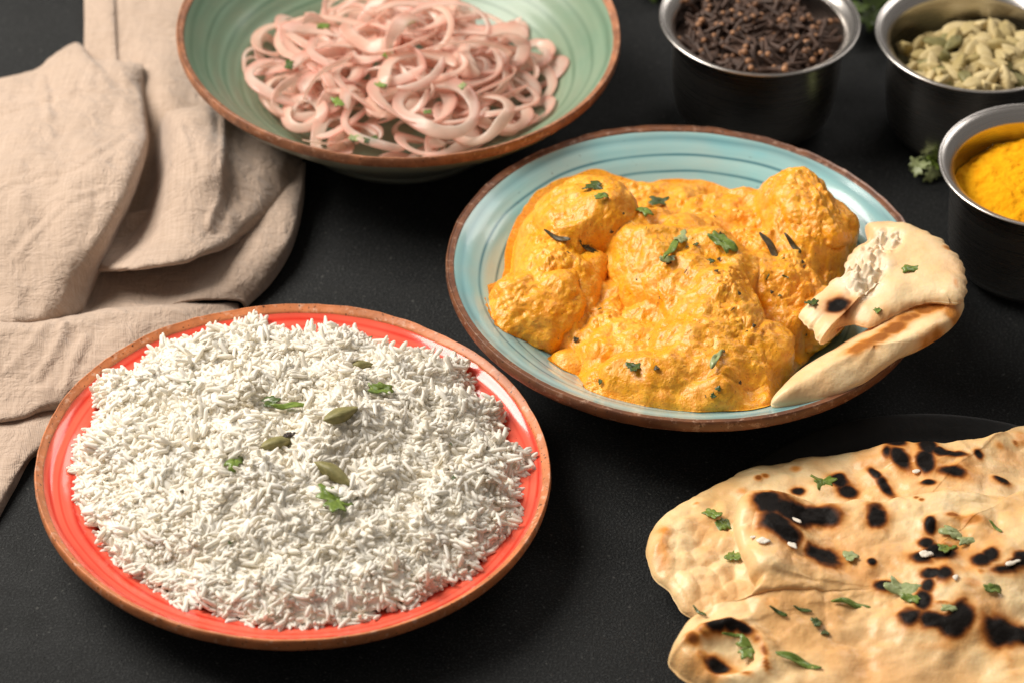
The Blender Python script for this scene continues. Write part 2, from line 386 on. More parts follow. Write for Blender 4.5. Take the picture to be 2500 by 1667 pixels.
# ------------------------------------------------------------------ generic pillow: puffed closed shape inside an outline
def outline_world(outl, n=14, jit=0.0, jf=120, seed=0):
    W = np.array([P(u, v, z) for u, v, z in outl])
    B = catmull(W, n, closed=True)
    if jit:
        d = B-B.mean(0); d[:, 2] = 0; d /= np.linalg.norm(d, axis=1)[:, None]
        B = B + d*(jit*(vn(B, jf, seed)+.5*vn(B, jf*2.3, seed+4)))[:, None]
    return B
def pillow(name, center, outl, T, bot=.35, pw=2.4, rings=70, n=16, mat=None, parent=None, jit=.0008, jf=120, seed=0, disp=None, colf=None, zmid=None, fix=None, ew=1.6):
    B = outline_world(outl, n); Bj = outline_world(outl, n, jit, jf, seed)-B; C = P(*center); m = len(B)
    t = 1-(1-np.linspace(0, 1, rings+1)[1:])**1.25
    V = C[None, None, :]+(B-C)[:, None, :]*t[None, :, None]      # m x rings x 3
    Bs = B[:, 2].copy()
    wn = max(3, m//9); kx = np.arange(-wn, wn+1); kw = np.exp(-(kx/(wn*.45))**2); kw /= kw.sum()
    Bm = sum(k_*np.roll(Bs, s_) for s_, k_ in zip(kx, kw))
    zs = (t*t*(3-2*t))[None, :]; te = (t**7)[None, :]; V[..., 2] = C[2]+((Bm[:, None]*(1-te)+Bs[:, None]*te)-C[2])*zs
    tt = np.broadcast_to(t[None, :], V.shape[:2])
    rb = np.linalg.norm((B-C)[:, :2], axis=1)[:, None]
    V += Bj[:, None, :]*(t**9)[None, :, None]
    edge = (1-tt)*rb                                             # distance to the edge in metres
    prof = np.clip(edge/(T*ew), 0, 1); prof = np.sqrt(np.clip(1-(1-prof)**pw, 0, 1))
    up = V.copy().reshape(-1, 3); pf = prof.reshape(-1)
    if zmid is not None: up[:, 2] += zmid(up, tt.reshape(-1), edge.reshape(-1))
    dn = up.copy()
    dd = disp(up, edge.reshape(-1)) if disp is not None else 0.0
    up[:, 2] += T*(1-bot)*pf + dd*np.minimum(1, pf*1.2)
    dn[:, 2] -= T*bot*pf
    if fix: fix(up, .0006); fix(dn, .0002)
    c_up = up[::rings].mean(0); c_dn = dn[::rings].mean(0)
    Vt = np.vstack([up, dn, [c_up, c_dn]])
    N = m*rings
    F1 = grid_faces(m, rings, True); F2 = grid_faces(m, rings, True, N)[:, ::-1]
    i = np.arange(m); i2 = (i+1) % m
    e = rings-1
    F3 = np.stack([i*rings+e, i*rings+e+N, i2*rings+e+N, i2*rings+e], 1)[:, ::-1]
    Fc = np.stack([np.full(m, 2*N), i2*rings, i*rings, i*rings], 1)
    V3 = np.full(m, 2*N+1)
    F = np.vstack([F1[:, ::-1], F2[:, ::-1], F3])
    # weld seam top/bottom is left at the thin edge; centre caps as triangles
    o = mesh_np(name, Vt, F, mat, parent)
    me = o.data
    import bmesh
    bm = bmesh.new(); bm.from_mesh(me); bm.verts.ensure_lookup_table()
    for k in range(m):
        bm.faces.new((bm.verts[2*N], bm.verts[int(i[k])*rings], bm.verts[int(i2[k])*rings])).smooth = True
        bm.faces.new((bm.verts[2*N+1], bm.verts[int(i2[k])*rings+N], bm.verts[int(i[k])*rings+N])).smooth = True
    bmesh.ops.recalc_face_normals(bm, faces=bm.faces); bm.to_mesh(me); bm.free()
    if colf is not None:
        isTop = np.concatenate([np.ones(N), np.zeros(N), [1, 0]])
        C3 = colf(Vt, np.concatenate([edge.reshape(-1)]*2+[[.05, .05]]), isTop)
        a = me.attributes.new('Col', 'FLOAT_COLOR', 'POINT')
        a.data.foreach_set('color', np.concatenate([C3, np.ones((len(C3), 1))], 1).astype(np.float32).ravel())
    return o

def bvh_of(objs):
    vs = []; fs = []; off = 0
    for o in objs:
        me = o.data; mw = np.array(o.matrix_world) if not o.parent else (np.array(o.parent.matrix_basis)@np.array(o.matrix_basis))
        co = np.empty(len(me.vertices)*3, np.float32); me.vertices.foreach_get('co', co); co = co.reshape(-1, 3)
        co = co@mw[:3, :3].T+mw[:3, 3]
        vs.append(co); fs += [[i+off for i in p.vertices] for p in me.polygons]; off += len(co)
    return BVHTree.FromPolygons(np.vstack(vs).tolist(), fs)
def drop(bvh, u, v):
    d = ray(u, v); h = bvh.ray_cast(Vector(EYE), Vector(d))
    if h[0] is None: return Vector(P(u, v, .01)), Vector((0, 0, 1))
    n = h[1]
    if n.z < 0: n = -n
    return h[0], n

# ------------------------------------------------------------------ napkin: overlapping spline sheets of one cloth
cloth = m_cloth()
def sheet(rows, nsub=16, th=.0011, rough=.0006, seed=0, creases=()):
    """rows of (u, v, z) control points -> interpolating spline surface, returned as vertices, faces, uv"""
    A = np.array([[P(*c) for c in r] for r in rows])
    B = np.stack([catmull(A[:, j], nsub) for j in range(A.shape[1])], 1)
    Cc = np.stack([catmull(B[i], nsub) for i in range(B.shape[0])], 0)
    nu, nv = Cc.shape[:2]; V = Cc.reshape(-1, 3)
    V = V.copy(); V[:, 2] += rough*1.6*fbm(V*np.array([1, .6, 1]), 42, 4, seed)*np.clip(V[:, 2]/.008, 0, 1.8)+rough*.5*vn(V*np.array([1, .35, 1]), 150, seed+9)
    for pl, amp in creases:
        W_ = catmull([P(a_, b_, z_)[:2] for a_, b_, z_ in pl], 12); dmin = np.full(len(V), 9.)
        for i_ in range(len(W_)-1):
            a_ = W_[i_]; ab = W_[i_+1]-a_; t_ = np.clip(((V[:, :2]-a_)@ab)/(ab@ab), 0, 1); dmin = np.minimum(dmin, np.linalg.norm(V[:, :2]-a_-t_[:, None]*ab, axis=1))
        V[:, 2] += amp*(np.exp(-(dmin/.0016)**2)-.5*np.exp(-((dmin-.0040)/.0022)**2))
    V[:, 2] = np.maximum(V[:, 2], .0008)
    uv = V[:, :2]+V[:, 2:3]*np.array([[.5, .3]])
    return V, grid_faces(nu, nv), uv
def cloth_obj(name, sheets, parent=None):
    Vs, Fs, Us, off = [], [], [], 0
    for V, F, U in sheets: Vs.append(V); Fs.append(F+off); Us.append(U); off += len(V)
    V = np.vstack(Vs); F = np.vstack(Fs); U = np.vstack(Us)
    o = mesh_np(name, V, F, cloth, parent)
    uvl = o.data.uv_layers.new(name='UVMap'); uvl.data.foreach_set('uv', U[F.ravel()].astype(np.float32).ravel())
    m = o.modifiers.new('thickness', 'SOLIDIFY'); m.thickness = .0011; m.offset = 0
    return o
S = []
# upper strip lying flat under the green bowl
S.append(sheet([[(205, -60, .003), (285, -60, .004), (380, -60, .004), (470, -60, .003), (560, -60, .003)],
                [(206, 60, .003), (290, 60, .004), (380, 60, .005), (460, 70, .003), (540, 80, .003)],
                [(208, 150, .003), (300, 150, .005), (390, 160, .008), (470, 170, .004), (560, 190, .003)],
                [(240, 240, .003), (320, 240, .005), (410, 235, .010), (500, 250, .005), (600, 270, .003)],
                [(260, 330, .003), (350, 330, .004), (440, 330, .006), (540, 340, .004), (640, 360, .003)]], seed=1))
# hem of the strip
S.append(sheet([[(208, -60, .0052), (240, -60, .0062), (272, -60, .0064), (279, -60, .0045)],
                [(208, 60, .0052), (240, 60, .0064), (274, 60, .0068), (281, 60, .0050)],
                [(209, 155, .0052), (244, 155, .0066), (281, 155, .0074), (288, 155, .0056)],
                [(225, 260, .0052), (262, 260, .0066), (300, 260, .0070), (308, 260, .0056)]], rough=.0003, seed=2))
# lowest broad fold reaching right, under the others
S.append(sheet([[(150, 560, .006), (330, 520, .010), (500, 470, .014), (640, 420, .012), (735, 400, .010), (742, 402, .003)],
                [(150, 640, .004), (330, 620, .006), (490, 570, .012), (640, 520, .016), (726, 490, .013), (738, 500, .003)],
                [(150, 720, .003), (310, 705, .005), (470, 660, .010), (600, 620, .016), (698, 590, .013), (712, 605, .003)],
                [(100, 760, .004), (300, 735, .006), (440, 715, .010), (560, 690, .014), (640, 672, .011), (662, 690, .003)],
                [(40, 800, .010), (240, 770, .011), (400, 748, .012), (510, 735, .012), (580, 735, .008), (600, 752, .003)]], seed=3))
# front band whose top edge is a crest
S.append(sheet([[(-60, 770, .005), (60, 790, .004), (180, 775, .004), (320, 752, .004), (450, 742, .004), (540, 745, .003), (575, 746, .002)],
                [(-60, 785, .021), (60, 797, .021), (180, 778, .020), (320, 754, .017), (450, 742, .014), (540, 742, .009), (580, 744, .003)],
                [(-60, 830, .022), (60, 838, .022), (180, 820, .021), (320, 798, .018), (450, 780, .014), (545, 765, .008), (590, 768, .003)],
                [(-60, 920, .016), (60, 925, .016), (190, 900, .017), (330, 880, .013), (450, 860, .010), (560, 830, .006), (640, 800, .003)],
                [(-60, 990, .011), (50, 985, .012), (150, 965, .013), (300, 945, .010), (440, 930, .007), (560, 880, .004), (640, 840, .003)],
                [(-60, 1028, .010), (40, 1020, .010), (125, 996, .009), (260, 990, .006), (420, 980, .004), (560, 920, .003), (640, 880, .003)],
                [(-60, 1030, .003), (40, 1024, .003), (120, 1002, .003), (260, 1000, .003), (420, 990, .003), (560, 930, .002), (640, 890, .002)]], seed=4, creases=[([(160, 800, .020), (140, 850, .019), (95, 930, .015)], .0012), ([(210, 830, .018), (180, 900, .015), (160, 960, .012)], .0010), ([(20, 900, .018), (70, 850, .021), (110, 800, .021)], .0008)]))
# bottom tail running under the red plate
S.append(sheet([[(-60, 1010, .002), (50, 990, .002), (140, 970, .002), (240, 950, .002), (320, 960, .002)],
                [(-60, 1060, .006), (40, 1035, .007), (120, 1005, .006), (220, 1000, .003), (320, 1000, .002)],
                [(-60, 1150, .006), (20, 1120, .008), (85, 1075, .007), (180, 1060, .003), (280, 1060, .002)],
                [(-60, 1290, .004), (-10, 1230, .006), (35, 1165, .006), (90, 1095, .003), (200, 1120, .002)],
                [(-90, 1380, .001), (-20, 1290, .001), (30, 1200, .001), (84, 1115, .001), (160, 1150, .001)]], seed=5))
# middle lobe, bright bulge then a shaded side falling to the right
S.append(sheet([[(330, 300, .004), (372, 292, .005), (440, 285, .008), (520, 268, .010), (610, 305, .008), (700, 360, .008), (738, 388, .006)],
                [(330, 330, .010), (385, 312, .006), (420, 272, .032), (510, 262, .036), (600, 300, .022), (690, 358, .016), (737, 392, .008)],
                [(325, 380, .008), (384, 360, .005), (425, 325, .038), (510, 315, .040), (590, 360, .024), (680, 400, .020), (732, 412, .010)],
                [(300, 460, .007), (372, 450, .005), (424, 425, .036), (520, 400, .042), (580, 430, .028), (650, 452, .022), (712, 455, .012)],
                [(275, 540, .007), (345, 535, .006), (410, 512, .032), (500, 490, .036), (560, 505, .028), (625, 515, .022), (672, 512, .012)],
                [(250, 610, .008), (310, 604, .012), (390, 588, .028), (470, 573, .032), (530, 570, .028), (585, 562, .022), (630, 552, .014)],
                [(235, 650, .014), (300, 650, .026), (370, 642, .032), (440, 631, .033), (500, 614, .030), (550, 596, .024), (598, 572, .014)],
                [(238, 660, .008), (300, 656, .019), (372, 648, .024), (444, 636, .025), (506, 618, .023), (558, 600, .018), (606, 576, .009)],
                [(238, 640, .005), (300, 628, .014), (372, 615, .018), (444, 600, .018), (506, 585, .016), (558, 570, .012), (600, 556, .006)]], seed=6, creases=[([(545, 275, .030), (545, 360, .032), (540, 470, .032), (510, 560, .030)], .0014), ([(440, 330, .036), (470, 430, .038)], .0008)]))
# big left fold on top, its right edge rolls under
S.append(sheet([[(-60, 220, .003), (0, 203, .003), (95, 178, .003), (130, 148, .003), (192, 116, .003), (232, 158, .003), (290, 165, .003), (345, 175, .003)],
                [(-60, 212, .012), (0, 196, .013), (92, 171, .014), (128, 142, .016), (190, 111, .017), (228, 148, .014), (290, 158, .016), (348, 170, .012)],
                [(-60, 300, .020), (10, 280, .021), (110, 240, .023), (170, 222, .024), (240, 218, .024), (290, 222, .023), (340, 235, .022), (352, 242, .008)],
                [(-60, 380, .028), (20, 350, .030), (110, 325, .032), (190, 310, .033), (260, 300, .032), (318, 298, .034), (352, 300, .028), (360, 306, .008)],
                [(-60, 450, .036), (20, 430, .038), (110, 410, .041), (200, 390, .044), (265, 382, .043), (322, 372, .042), (353, 364, .034), (358, 372, .010)],
                [(-60, 540, .036), (20, 530, .038), (100, 510, .040), (180, 490, .044), (240, 478, .043), (296, 470, .042), (323, 463, .033), (329, 470, .010)],
                [(-60, 640, .030), (20, 630, .032), (90, 612, .034), (150, 600, .036), (205, 590, .035), (252, 580, .034), (276, 573, .026), (281, 580, .008)],
                [(-60, 730, .022), (20, 730, .024), (70, 720, .025), (120, 712, .026), (160, 706, .024), (195, 698, .018), (222, 690, .012), (232, 694, .005)],
                [(-60, 786, .021), (20, 788, .021), (70, 788, .019), (110, 786, .017), (145, 780, .014), (172, 772, .012), (196, 754, .010), (206, 760, .005)],
                [(-60, 794, .008), (20, 796, .008), (70, 796, .007), (112, 794, .006), (148, 788, .005), (176, 780, .005), (198, 764, .004), (208, 768, .004)]], seed=7, rough=.0008, creases=[([(-40, 290, .022), (60, 262, .022), (150, 240, .023), (310, 226, .022)], .0016), ([(-40, 470, .038), (80, 430, .040), (200, 400, .043), (300, 330, .038)], .0012), ([(40, 620, .034), (130, 520, .040), (250, 470, .042)], .0009), ([(105, 178, .018), (112, 240, .023), (120, 300, .029)], .0009)]))
napkin = tag(cloth_obj('linen_napkin', S), 'crumpled beige linen napkin in loose folds, lying left of the plates', 'napkin')

# ------------------------------------------------------------------ herb leaf pieces
leaf_mats = [m_plain('coriander_green', [(.3, (.10, .16, .018)), (.7, (.20, .28, .045))], 500, .38, .0, bump=(700, .5, .0004), coat=.2),
             m_plain('coriander_dark', [(.3, (.035, .06, .010)), (.7, (.085, .13, .022))], 500, .35, .0, bump=(700, .5, .0004), coat=.2),
             m_plain('coriander_pale', [(.3, (.27, .33, .12)), (.7, (.38, .42, .20))], 500, .42, .0, bump=(700, .5, .0004), coat=.2),
             m_plain('herb_brown', [(.3, (.03, .022, .006)), (.7, (.09, .06, .015))], 500, .5, .0, bump=(700, .5, .0004))]
def leaf_geo(kind, size, seed):
    rg = np.random.default_rng(seed)
    m = 40; a = np.arange(m)/m*2*math.pi
    if kind == 'lobed':      # fan shaped leaflet with cut lobes
        r = .62+.25*np.abs(np.cos(1.5*a))+.13*np.cos(7*a+rg.uniform(0, 6)); r *= 1-.35*(np.cos(a-math.pi) > .8)
        sx, sy = 1, .85
    elif kind == 'chip':     # chopped scrap with straight-ish cuts
        r = np.minimum(1/np.maximum(np.abs(np.cos(a+.3)), .3), 1/np.maximum(np.abs(np.sin(a)), .3)*.8)*(.72+.16*np.abs(np.sin(2.5*a+seed))+.10*np.sin(7*a+seed*2)); sx, sy = .85, .6
    elif kind == 'sliver':
        r = np.ones(m)*(1+.1*np.sin(3*a+seed)); sx, sy = 1, .2
    else:                    # whole trifoliate coriander leaf
        r = .45+.4*np.abs(np.cos(1.5*a))+.16*np.cos(9*a+1); sx, sy = 1, 1
    rings = [0.001, .35, .7, 1]
    V = []
    for k in rings:
        x = k*r*np.cos(a)*sx; y = k*r*np.sin(a)*sy
        z = -.30*np.abs(y)**1.3*(1 if seed % 2 else -.6)+.22*x*x*rg.uniform(-.6, 1)+.10*np.sin(4*x+seed)*k
        V.append(np.stack([x, y, z], 1))
    V = np.array(V).transpose(1, 0, 2).reshape(-1, 3)*size
    return V, grid_faces(m, len(rings), True)
leaf_cache = {}
def leaf(name, label, loc, nrm, kind, size, mat, spin, tilt=.25, seed=1, group=None, cat='herb leaf', lift=.0006):
    key = (kind, round(size, 4), mat, seed)
    if key not in leaf_cache:
        V, F = leaf_geo(kind, size, seed)
        o = mesh_np(name, V, F, leaf_mats[mat]); leaf_cache[key] = o.data
    else:
        o = bpy.data.objects.new(name, leaf_cache[key]); COL.objects.link(o)
    md = o.modifiers.new('thickness', 'SOLIDIFY'); md.thickness = .00035; md.offset = 0
    q = Vector((0, 0, 1)).rotation_difference(nrm)
    rm = q.to_matrix()@Matrix.Rotation(spin, 3, 'Z')@Matrix.Rotation(tilt, 3, 'Y')
    o.matrix_world = Matrix.Translation(loc+nrm*lift) @ rm.to_4x4()
    return tag(o, label, cat, group)

# cardamom pod geometry: three sided spindle with seams and a stalk nub
def pod_geo(L=.017, Rr=.0040, seed=0, nu=18, nv=22):
    rg = np.random.default_rng(seed)
    a = np.arange(nu)/nu*2*math.pi; t = np.linspace(0, 1, nv)
    rad = Rr*np.sin(math.pi*t**.9)**.92*(1-.25*(t-.5)) + .0003
    rad[0] = .0003; rad[-1] = .00035; rad[-2] = .0006; rad[1] = .0009
    tri = 1+.13*np.cos(3*a); rib = .035*np.cos(15*a)
    R = rad[None, :]*(tri+rib)[:, None]
    x = (t-.5)*L; bend = .0012*rg.uniform(-1, 1)*np.sin(math.pi*t)
    V = np.stack([np.broadcast_to(x, R.shape), R*np.cos(a)[:, None]+bend[None, :], R*np.sin(a)[:, None]*.85], -1).reshape(-1, 3)
    V[:, 1:] += (vn(V, 400, seed)*.00012)[:, None]
    return V, grid_faces(nu, nv, True)
pod_green = m_plain('cardamom_green', [(.3, (.15, .135, .040)), (.7, (.27, .235, .085))], 300, .55, bump=(500, .5, .0006))
pod_pale = m_plain('cardamom_pale', [(.3, (.52, .40, .19)), (.7, (.74, .60, .32))], 260, .6, bump=(500, .5, .0006), rnd=((.36, .27, .09), .9))

# ------------------------------------------------------------------ rice
rice_m = m_attr('cooked_rice', rough=.40, bumps=(), spec=.4, coat=.1, coatr=.3)
# wet grains pass some light on to the ones behind them
_t = rice_m.node_tree; _tr = _t.nodes.new('ShaderNodeBsdfTranslucent'); _mx = _t.nodes.new('ShaderNodeMixShader'); _mx.inputs[0].default_value = .28
_at = _t.nodes.new('ShaderNodeAttribute'); _at.attribute_name = 'Col'; _t.links.new(_at.outputs['Color'], _tr.inputs['Color'])
_t.links.new(_t.nodes['Principled BSDF'].outputs[0], _mx.inputs[1]); _t.links.new(_tr.outputs[0], _mx.inputs[2]); _t.links.new(_mx.outputs[0], _t.nodes['Material Output'].inputs['Surface'])
rice_bed_m = m_attr('rice_bed', rough=.6, bumps=())
RC = np.array([C_RED[0], C_RED[1]])
rice_px = [(188, 1170), (200, 1095), (240, 1040), (236, 975), (318, 948), (368, 898), (468, 868), (545, 842), (612, 826), (680, 836), (712, 848), (782, 842), (830, 832),
           (904, 862), (957, 884), (1020, 900), (1125, 926), (1148, 958), (1150, 1010), (1225, 1030), (1235, 1105), (1290, 1140), (1254, 1200), (1262, 1270), (1178, 1382), (1108, 1440), (960, 1502),
           (861, 1524), (744, 1547), (638, 1543), (528, 1512), (450, 1488), (366, 1436), (292, 1390), (245, 1318), (208, 1265)]
RB = np.array([P(u, v, .019)[:2] for u, v in rice_px]); rc = RB.mean(0)
RBs = catmull(RB, 8, True); rb_a = np.arctan2(RBs[:, 1]-rc[1], RBs[:, 0]-rc[0]); rb_r = np.hypot(RBs[:, 0]-rc[0], RBs[:, 1]-rc[1])
od = np.argsort(rb_a); rb_a = rb_a[od]; rb_r = rb_r[od]
def rice_r(a): return np.interp(a, np.r_[rb_a-2*math.pi, rb_a, rb_a+2*math.pi], np.r_[rb_r, rb_r, rb_r])
red_prof = prof_spline([(r*R_RED, z) for r, z in RED_IN], 10)
def rice_z(xy):
    d = xy-rc; a = np.arctan2(d[:, 1], d[:, 0]); t = np.hypot(d[:, 0], d[:, 1])/rice_r(a)
    rp = np.hypot(xy[:, 0]-RC[0], xy[:, 1]-RC[1]); zp = np.interp(rp, red_prof[:, 0], red_prof[:, 1])
    q = xyz0(xy[:, 0], xy[:, 1]); tt = np.clip(t, 0, 1)
    qw = q+.004*np.stack([vn(q, 90, 61), vn(q, 90, 62), 0*tt], 1)
    h = .0430*(1-tt**2.2)**.85*(1+.16*vn(q, 22, 5)) + .0030*fbm(q, 62, 3, 6, .6)*(1-tt**4)
    h = h + .0095*(1-np.clip(worley(qw, 52, 7), 0, 1)**1.5)*(1-.5*tt**4) + .0028*(1-np.clip(worley(qw, 140, 8), 0, 1)) - .0055
    return np.maximum(zp, .0078)+np.maximum(h, 0)+.0004, t
def rice_points(n, jitter):
    a = RNG.uniform(-math.pi, math.pi, n); t = np.sqrt(RNG.uniform(0, 1.02, n)); t = t*(1+.035*vn(xyz0(np.cos(a)*.1, np.sin(a)*.1), 160, 3)*(t > .9))
    xy = rc+np.stack([np.cos(a), np.sin(a)], 1)*(t*rice_r(a))[:, None]
    z, tt = rice_z(xy)
    return np.c_[xy, z+jitter], t
gn = 6
def grain_template():
    tl = np.array([0, .04, .22, .74, .95, 1.]); rr = np.array([.22, .62, .98, .95, .60, .20]); a = np.arange(gn)/gn*2*math.pi
    V = np.stack([np.broadcast_to((tl-.5)[None, :], (gn, 6)), rr[None, :]*np.cos(a)[:, None], rr[None, :]*np.sin(a)[:, None]], -1)
    return V.reshape(-1, 3), grid_faces(gn, 6, True)
GT, GF = grain_template()
def grains(C, D, L, R, bend):
    """C centres, D unit directions -> stacked grain vertices"""
    n = len(C); h = RNG.normal(size=(n, 3)); s = np.cross(D, h); s /= np.linalg.norm(s, axis=1)[:, None]; b = np.cross(D, s)
    lx = GT[None, :, 0]*L[:, None]
    ly = GT[None, :, 1]*R[:, None] + bend[:, None]*(GT[None, :, 0]**2*4-.5)
    lz = GT[None, :, 2]*(R*.85)[:, None]
    V = C[:, None, :]+lx[..., None]*D[:, None, :]+ly[..., None]*s[:, None, :]+lz[..., None]*b[:, None, :]
    F = (GF[None]+(np.arange(n)*len(GT))[:, None, None]).reshape(-1, 4)
    return V.reshape(-1, 3), F
def make_rice():
    n = 12500
    Cn, t = rice_points(n, RNG.uniform(-.0009, .0005, n))
    D = RNG.normal(size=(n, 3)); D[:, 2] *= .24
    # neighbours in a clump lie roughly alike
    fl = np.stack([vn(Cn, 130, 31), vn(Cn, 130, 32), .5*vn(Cn, 130, 33)], 1)*1.6; D = D*.75+fl*1.1
    D /= np.linalg.norm(D, axis=1)[:, None]
    # some stand proud of the heap
    pr = RNG.uniform(size=n) < .06; Cn[pr, 2] += RNG.uniform(.001, .0035, pr.sum()); D[pr, 2] *= 2.2; D /= np.linalg.norm(D, axis=1)[:, None]
    L = RNG.uniform(.0056, .0092, n); R = RNG.uniform(.00100, .00130, n)
    V, F = grains(Cn, D, L, R, RNG.uniform(-.0012, .0012, n))
    # tufts: small sheaves of grains stuck together and standing proud
    tn_ = 90; Tc, tt_ = rice_points(tn_, 0.0); ed = RNG.uniform(size=tn_) < .45
    aa = RNG.uniform(-math.pi, math.pi, tn_); k_ = RNG.uniform(.90, .99, tn_); xy_ = rc+np.stack([np.cos(aa), np.sin(aa)], 1)*(k_*rice_r(aa))[:, None]
    Tc[ed, :2] = xy_[ed]; Tc[:, 2] = rice_z(Tc[:, :2])[0]
    for q_ in range(tn_):
        g_ = RNG.integers(7, 15); out = np.r_[Tc[q_, :2]-rc, 0]; out /= np.linalg.norm(out)+1e-6
        ax = RNG.normal(size=3)*.6+out*(.8 if ed[q_] else .1); ax[2] = abs(ax[2])*.5+.05; ax /= np.linalg.norm(ax)
        dd = ax+RNG.normal(size=(g_, 3))*.22; dd /= np.linalg.norm(dd, axis=1)[:, None]
        cc = Tc[q_]+RNG.normal(size=(g_, 3))*.0013+ax*RNG.uniform(-.001, .0035, g_)[:, None]+[0, 0, .0012]
        Cn = np.vstack([Cn, cc]); D = np.vstack([D, dd]); L = np.r_[L, RNG.uniform(.006, .0095, g_)]; R = np.r_[R, RNG.uniform(.001, .0013, g_)]
    n = len(Cn); V, F = grains(Cn, D, L, R, RNG.uniform(-.0012, .0012, n))
    shade = RNG.uniform(.97, 1.0, n); warm = RNG.uniform(0, 1, n)
    c = np.stack([.975*shade, (.945-.015*warm)*shade, (.875-.05*warm)*shade], 1)
    c *= (.985+.015*vn(Cn, 70, 88))[:, None]
    C3 = np.repeat(c, len(GT), 0)
    # bed below the loose grains
    m = 420; k = 190; a = np.arange(m)/m*2*math.pi-math.pi; tt = np.linspace(.002, .985, k)
    xy = rc+np.stack([np.cos(a), np.sin(a)], 1)[:, None, :]*(rice_r(a)[:, None]*tt[None, :])[..., None]
    z, _ = rice_z(xy.reshape(-1, 2)); bed = np.c_[xy.reshape(-1, 2), z+.0001+.0005*vn(np.c_[xy.reshape(-1, 2), z], 420, 3)+.0003*vn(np.c_[xy.reshape(-1, 2), z], 900, 4)]; rp = np.hypot(bed[:, 0]-RC[0], bed[:, 1]-RC[1])
    bed[:, 2] = np.maximum(bed[:, 2], np.interp(rp, red_prof[:, 0], red_prof[:, 1])+.0002)
    bF = grid_faces(m, k, True, len(V))[:, ::-1]
    C3 = np.vstack([C3, np.tile([[.955, .915, .83]], (len(bed), 1))])
    o = mesh_np('cooked_rice', np.vstack([V, bed]), np.vstack([F, bF]), rice_m, attrs={'Col': C3})
    o.data.materials.append(rice_bed_m); mi = np.zeros(len(F)+len(bF), np.int32); mi[len(F):] = 1; o.data.polygons.foreach_set('material_index', mi)
    return o
rice = tag(make_rice(), 'mound of white long grain rice heaped on the red plate', 'rice', kind='stuff')
# smooth proxy used only to find where things rest
def proxy(zf, x0, x1, y0, y1, n=150):
    X, Y = np.meshgrid(np.linspace(x0, x1, n), np.linspace(y0, y1, n), indexing='ij'); Z = zf(np.c_[X.ravel(), Y.ravel()])
    return BVHTree.FromPolygons(np.c_[X.ravel(), Y.ravel(), Z].tolist(), grid_faces(n, n).tolist())
rice_bvh = proxy(lambda xy: rice_z(xy)[0]+.0012, RC[0]-.12, RC[0]+.12, RC[1]-.12, RC[1]+.12)
UPV = Vector((0, 0, 1))
def on_rice(u, v):
    p, n = drop(rice_bvh, u, v); return p, (n*.35+UPV).normalized()
pod_meshes = {}
def pod(label, loc, nrm, spin, L, R, mat, seed, group, name='cardamom_pod', tilt=0., lift=.002):
    key = (seed, mat.name)
    if key not in pod_meshes:
        V, F = pod_geo(1., R/L, seed); V = V  # unit length
        pod_meshes[key] = mesh_np(name, *pod_geo(.017, .0040, seed), mat); o = pod_meshes[key]
    else:
        o = bpy.data.objects.new(name, pod_meshes[key].data); COL.objects.link(o)
    q = Vector((0, 0, 1)).rotation_difference(nrm)
    rm = q.to_matrix()@Matrix.Rotation(spin, 3, 'Z')@Matrix.Rotation(tilt, 3, 'Y')
    sc_ = Matrix.Diagonal((L/.017, R/.0040, R/.0040))
    o.matrix_world = Matrix.Translation(loc+nrm*lift) @ (rm@sc_).to_4x4()
    return tag(o, label, 'cardamom pod', group)
for (u, v, sp, L, lb, sd) in [(880, 903, .35, .012, 'green cardamom pod half sunk near the back edge of the rice', 1),
                              (833, 1018, .55, .0185, 'green cardamom pod with pointed tips on top of the rice, upper middle', 2),
                              (678, 1088, .62, .0185, 'split green cardamom pod showing dark seeds on the rice', 3),
                              (812, 1166, -.62, .0215, 'largest plain green cardamom pod on the rice, below the split one', 4)]:
    p, n = on_rice(u, v)
    o = pod(lb, p, n, sp, L, .0032 if sd > 1 else .0030, pod_green, sd, 'cardamom pods on the rice', lift=.0024)
    if sd == 3:   # dark seeds and papery fibres in the split
        sv = []; 
        V0 = []; F0_ = []
        for k in range(7):
            c = np.array([[.0030+.0012*(k % 4), -.0008+.0012*(k//4), .0030+.0004*(k % 2)]])
            a_, b_ = grains(c, np.array([[.6, .8, .1]])/1.005, np.array([.0026]), np.array([.00085]), np.array([0.])); F0_.append(b_+len(GT)*k); V0.append(a_)
        seeds = mesh_np('seeds', np.vstack(V0), np.vstack(F0_), m_plain('cardamom_seed', [(.3, (.012, .008, .006)), (.7, (.05, .03, .02))], 900, .4), o)
for (u, v, k, s_, mt, sp, sd, lb) in [(468, 944, 'lobed', .0026, 1, .3, 11, 'tiny dark green herb fleck near the left back of the rice'),
                                      (662, 990, 'lobed', .0044, 1, 2.4, 12, 'small dark coriander scrap beside the long leaf on the rice'),
                                      (708, 998, 'sliver', .0072, 0, .2, 13, 'long narrow coriander leaf lying on the rice'),
                                      (927, 960, 'chip', .0065, 0, .35, 14, 'curled round coriander leaf near the right back of the rice'),
                                      (574, 1132, 'chip', .0058, 0, 1.2, 15, 'diamond shaped coriander leaf at the left middle of the rice'),
                                      (822, 1228, 'whole', .0085, 0, .5, 16, 'bright feathery coriander leaf in front of the big cardamom pod')]:
    p, n = on_rice(u, v); leaf('coriander_leaf', lb, p, n, k, s_*1.25, mt, sp, .2, sd, 'coriander leaves on the rice', lift=.0024)
